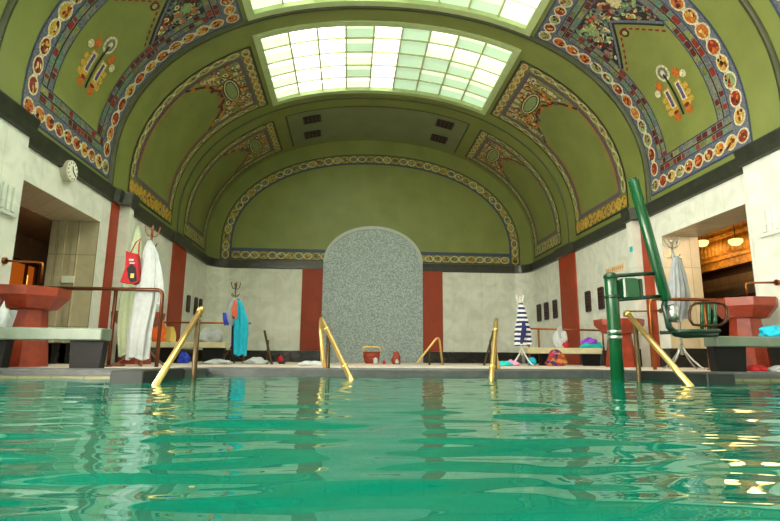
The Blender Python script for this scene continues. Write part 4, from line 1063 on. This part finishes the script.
# ------------------------------------------------------------------ pool lift
YLf = 5.34
base = at(612, 377, YLf)
lift = empty('pool_lift', (base.x, YLf, 0), 'dark green pool hoist with slanting boom and seat at the right', 'pool lift')
lx = base.x+.06
pt = at(611.5, 273, YLf)
mb = MB(); mb.lathe([(.066, -1.0), (.066, pt.z-.1), (.066, pt.z-.02), (.04, pt.z)], (lx, YLf, 0), 18)
mb.build('post', ['green'], lift)
for py in (332, 337.5, 297, 277):
    z = at(612, py, YLf).z; mb = MB(); mb.lathe([(.06, z-.02), (.075, z-.014), (.075, z+.014), (.06, z+.02)], (lx, YLf, 0), 18); mb.build('clamp', ['silver' if py > 330 else 'greend'], lift)
b0, b1 = at(633, 180, YLf), at(666, 300, YLf)
def onboom(t): return b0.lerp(b1, t)
mb = MB(); d = (b1-b0).normalized(); mb.tube([b0, b0+d*.01, b0.lerp(b1, .5), b1-d*.01, b1], [.05, .057, .056, .056, .05], 18); mb.build('boom', ['green'], lift)
mb = MB(); mb.tube([b0-d*.002, b0-d*.015], .045, 16); mb.build('boom_cap', ['greend'], lift)
for py0, px1, py1 in ((277, 660, 273), (301, 664, 296)):
    a = at(612, py0-1, YLf); e = at(px1, py1, YLf); mb = MB(); mb.tube([(lx, YLf, a.z), (e.x, YLf+.0, e.z)], .022, 10); mb.build('arm', ['greend'], lift)
p0, p1 = at(619, 278, YLf), at(637, 301, YLf)
mb = MB(); mb.bbox(p0.x, p1.x, YLf-.09, YLf+.07, p1.z+.015, p0.z-.01, .015); mb.build('box_panel', ['green'], lift)
mb = MB(); mb.box(p1.x, p1.x+.03, YLf-.08, YLf+.06, p1.z+.02, p0.z-.015); mb.build('panel_edge', ['greend'], lift)
# hanger hook from boom foot to the seat bar
h = [at(x, y, YLf) for x, y in ((666, 298), (664, 306), (667, 317), (669, 327), (675, 333.5), (684, 335), (700, 334.5), (717, 334))]
mb = MB(); mb.tube(h, [.03, .03, .032, .034, .036, .036, .034, .034], 12); mb.build('hanger', ['greend'], lift)
mb = MB(); a, b = at(674, 331.5, YLf-.1), at(717, 331, YLf-.1); mb.tube([(a.x, YLf-.14, a.z), (b.x, YLf-.14, b.z)], .02, 10); mb.tube([(a.x, YLf+.14, a.z), (b.x, YLf+.14, b.z)], .02, 10)
for t in np.linspace(.05, .95, 7):
    x = a.x+(b.x-a.x)*t; mb.tube([(x, YLf-.14, a.z), (x, YLf+.14, a.z)], .012, 8)
mb.build('seat', ['greend'], lift)
lp = [at(x, y, YLf-.2) for x, y in ((689.5, 312), (691, 306.5), (695, 303.5), (704, 302.8), (715, 302.5), (723, 304), (726.5, 308), (727, 315), (725.5, 321.5), (720, 325), (712, 325.5), (700, 325.3), (693, 324.5), (690, 320))]
mb = MB(); mb.tube(lp, .014, 10, closed=True); mb.build('armrest_loop', ['darkmetal'], lift)
for x in (702, 709, 715):
    a, b = at(x, 304, YLf+.14), at(x, 332, YLf+.14); mb = MB(); mb.tube([(a.x, YLf+.14, a.z), (b.x, YLf+.14, b.z)], .02, 8); mb.build('backrest_slat', ['green'], lift)
a = at(668, 309, YLf); mb = MB(); mb.tube([a+Vector((0, -.07, 0)), a+Vector((0, .07, 0))], .04, 12); mb.build('pivot', ['greend'], lift)
a = at(673, 313, YLf-.06); mb = MB(); mb.lathe([(.02, -.09), (.05, -.06), (.055, .05), (.02, .09)], a, 12); mb.build('buckle', ['silver'], lift)

# ------------------------------------------------------------------ belongings
def blob_thing(name, px, py, Y, rx, ry, rz, m, label, cat, seed, z=0.0, group=None, amp=.3):
    x = at(px, py, Y).x
    mb = MB(); mb.blob((x, Y, z), rx, ry, rz, seed=seed, amp=amp)
    ob = mb.build(name, [m]); tag(ob, label, cat, group); return ob
YBf = 11.57
# far left bench
blob_thing('beach_bag', 210, 340, YBf, .26, .14, .24, 'rwhite', 'white cloth bag lying on the far left bench', 'bag', 1, .43)
# orange bag with yellow handle on the near end of the far left bench
xo = at(159, 335, 11.5).x
ob_ = empty('beach_bag', (xo, 11.5, .43), 'orange bag on the far left bench beside the white robes', 'bag')
mb = MB(); mb.blob((xo, 11.48, .43), .14, .07, .36, seed=4, amp=.25); mb.build('body', ['orange'], ob_)
mb = MB(); mb.tube(arc((xo+.06, 11.5, .7), .09, 0, PI, 8), .012, 6); mb.build('handle', ['yellow'], ob_)
xo = at(168, 335, 11.55).x
robe('towel', [(.76, xo-.02, .08), (.6, xo-.01, .1), (.44, xo, .11)], 11.67, 'yellow', 'yellow towel propped on the far left bench behind the orange bag', 'towel', seed=15, folds=4)
blob_thing('beach_shoe', 183.5, 358, 11.2, .11, .09, .17, 'blue', 'blue bag on the deck under the far left bench', 'bag', 6, 0)
bpy.data.objects['beach_shoe'].name = 'swim_bag'
# deck towels and small things
for px, Y, rx, rz, lab, sd in ((217, 9.6, .26, .07, 'white towel lying on the deck in front of the far left bench', 21), (255.5, 10.2, .19, .1, 'white towel crumpled on the deck right of the cyan robe', 22), (311, 8.6, .2, .06, 'white towel lying on the deck left of the centre stair rail', 23)):
    blob_thing('towel', px, 364, Y, rx, .12, rz, 'rwhite', lab, 'towel', sd, group='white towels on the deck')
rs = empty('sandal', (at(282, 360, 11).x, 11, 0), 'red sandals on the deck left of the red wall panel', 'sandals')
x = at(282, 360, 11).x
mb = MB(); mb.blob((x, 11, 0), .07, .14, .05, seed=30, amp=.05); mb.build('sole', ['blackcloth'], rs)
mb = MB(); mb.blob((x-.03, 11, .03), .06, .08, .12, seed=31, amp=.25); mb.build('strap', ['redcloth'], rs)
# wicker basket in front of the niche
Yk = 11.6; xk = at(371.5, 355, Yk).x
bk = empty('wicker_basket', (xk, Yk, 0), 'red-brown wicker basket with a straw handle in front of the niche', 'basket')
mb = MB(); mb.lathe([(.13, 0), (.155, .05), (.175, .16), (.185, .24), (.165, .24), (.15, .1), (.05, .06)], (xk, Yk, 0.015), 22, sy=.75); bbody = mb.build('body', ['wicker'], bk)
mb = MB()
for z, rr in ((.04, .153), (.1, .166), (.16, .178), (.24, .188)): mb.tube([(xk+rr*math.cos(2*PI*i/22), Yk+rr*.75*math.sin(2*PI*i/22), z+.015) for i in range(22)], .011, 6, closed=True)
mb.build('weave_band', ['wicker'], bbody)
mb = MB(); mb.tube([(xk-.18, Yk-.02, .24), (xk-.185, Yk-.02, .33), (xk-.15, Yk-.02, .365), (xk+.15, Yk-.02, .365), (xk+.185, Yk-.02, .33), (xk+.18, Yk-.02, .24)], .02, 8); mb.build('handle', ['wickerhandle'], bk)
x0, x1 = at(352, 362, Yk).x, at(390, 362, Yk).x
mb = MB(); nn = 14; vs = []; fs = []
for i in range(nn+1):
    for j in range(5):
        vs.append((x0+(x1-x0)*i/nn, Yk-.35+.8*j/4, .008+.006*abs(math.sin(i*1.7+j))))
for i in range(nn):
    for j in range(4): fs.append((i*5+j, i*5+j+1, i*5+6+j, i*5+5+j))
mb.add(vs, fs, 0, True)
mt = mb.build('beach_mat', ['peach']); tag(mt, 'peach coloured mat spread on the deck under the wicker basket', 'mat')
so = mt.modifiers.new('thick', 'SOLIDIFY'); so.thickness = .01; so.offset = 1
blob_thing('shampoo_pot', 375.5, 361, 11.0, .05, .05, .13, 'rwhite', 'small white pot standing in front of the wicker basket', 'pot', 32, .012, amp=.04)
blob_thing('drink_cup', 384, 361, 11.1, .03, .03, .07, 'redcloth', 'tiny red pot right of the wicker basket', 'pot', 33, .012, amp=.04)
dk = blob_thing('sponge_bag', 396, 359, 11.5, .09, .08, .24, 'wicker', 'small dark red bag on the deck right of the wicker basket', 'bag', 34)
mb = MB(); mb.blob((at(397, 360, 11.4).x, 11.39, .02), .04, .02, .08, seed=35); mb.build('pocket', ['rgrey'], dk)
# right side
blob_thing('towel', 504, 363, 9.7, .16, .1, .07, 'teal', 'turquoise towel on the deck left of the striped robe', 'towel', 40)
blob_thing('towel', 511, 362, 10.0, .17, .1, .09, 'pink', 'pink towel on the deck at the foot of the striped robe stand', 'towel', 41)
mb = MB(); xb = at(532, 361, 10.3).x; mb.blob((xb, 10.3, 0), .085, .085, .16, seed=42, amp=.04, flat=False, nu=20, nv=14); tag(mb.build('beach_ball', ['cyan']), 'small cyan blue ball on the deck right of the striped robe', 'ball')
fb = blob_thing('beach_bag', 556, 360, 10.55, .2, .13, .24, 'floral', 'floral print bag on the deck under the far right bench', 'bag', 43)
mb = MB(); xb = at(557, 357, 10.55).x; mb.tube(arc((xb, 10.55, .2), .08, 0, PI, 8), .012, 6); mb.build('handle', ['purple'], fb)
wb_ = blob_thing('beach_bag', 561, 343, 10.88, .15, .1, .33, 'rwhite', 'white bag with a red side on the far right bench', 'bag', 44, fa.z)
mb = MB(); mb.blob((at(565, 345, 10.8).x, 10.8, fa.z), .09, .05, .13, seed=45); mb.build('pocket', ['redcloth'], wb_)
tw = blob_thing('towel', 591, 345, 10.9, .23, .1, .13, 'teal', 'turquoise and violet towel bundled on the far right bench', 'towel', 46, fa.z)
mb = MB(); mb.blob((at(589, 342, 10.9).x, 10.89, fa.z+.08), .17, .08, .11, seed=47, amp=.3); mb.build('fold', ['purple'], tw)
# near right bench and deck
blob_thing('towel', 776, 332, 5.78, .17, .11, .11, 'cyan', 'cyan towel at the right end of the near right bench', 'towel', 50, ZBR)
sh = empty('shoe', (at(757, 371, 5.8).x, 5.8, 0), 'red shoes on the deck under the near right bench', 'shoes')
for i, px in enumerate((753, 760)):
    mb = MB(); x = at(px, 371, 5.8).x; mb.blob((x, 5.8, .006), .045, .1, .07, seed=51+i, amp=.06); mb.build('upper', ['redcloth'], sh)
blob_thing('towel', 778, 371, 5.8, .13, .1, .06, 'rwhite', 'cream towel on the deck right of the red shoes', 'towel', 55)
# near left bench end
blob_thing('bath_towel', 1, 324, 5.75, .075, .09, .22, 'rwhite', 'white towel bundled on the near left bench at the edge of the view', 'towel', 56, ZBL, amp=.22)
x = at(10, 318, 5.88).x; zz = ZBL
mb = MB(); mb.add([(x-.05, 5.86, zz), (x+.0, 5.86, zz), (x+.04, 5.86, zz+.19), (x-.05, 5.86, zz+.19), (x-.05, 5.93, zz), (x+.0, 5.93, zz), (x+.04, 5.93, zz+.19), (x-.05, 5.93, zz+.19)], [(0, 1, 2, 3), (7, 6, 5, 4), (0, 4, 5, 1), (1, 5, 6, 2), (2, 6, 7, 3), (3, 7, 4, 0)])
tag(mb.build('beach_bag', ['rgrey']), 'grey bag standing on the near left bench beside the white towel', 'bag')
blob_thing('flip_flop', 117, 364, 7.0, .1, .06, .04, 'wood', 'brown sandals on the deck at the foot of the near left coat stand', 'sandals', 57)

for o in list(COL.objects):
    if o.type == 'MESH' and o.parent is None and o.get('kind') is None and o.location.length == 0 and not o.modifiers:
        vs = [v.co for v in o.data.vertices]
        c = Vector(((min(v.x for v in vs)+max(v.x for v in vs))/2, (min(v.y for v in vs)+max(v.y for v in vs))/2, min(v.z for v in vs)))
        o.data.transform(Matrix.Translation(-c)); o.location = c
        for ch in o.children: ch.matrix_parent_inverse = Matrix.Translation(-c)
# ------------------------------------------------------------------ world, camera, view
w = bpy.data.worlds.new('world'); sc.world = w; w.use_nodes = True
w.node_tree.nodes['Background'].inputs[0].default_value = (.9, .95, 1, 1); w.node_tree.nodes['Background'].inputs[1].default_value = .3
cd = bpy.data.cameras.new('camera'); co = bpy.data.objects.new('camera', cd); COL.objects.link(co)
cd.sensor_fit = 'HORIZONTAL'; cd.sensor_width = 36; cd.lens = F/780*36; cd.clip_start = .02; cd.clip_end = 100
co.matrix_world = Matrix(((RT.x, UP.x, -FW.x, CAM.x), (RT.y, UP.y, -FW.y, CAM.y), (RT.z, UP.z, -FW.z, CAM.z), (0, 0, 0, 1)))
sc.camera = co
sc.view_settings.view_transform = 'Standard'; sc.view_settings.look = 'None'; sc.view_settings.gamma = 1; sc.view_settings.use_curve_mapping = False
sc.view_settings.exposure = 0.0
sc.cycles.max_bounces = 8; sc.cycles.diffuse_bounces = 5; sc.cycles.glossy_bounces = 4; sc.cycles.transparent_max_bounces = 8
sc.cycles.use_denoising = True
sc.cycles.sample_clamp_indirect = 6
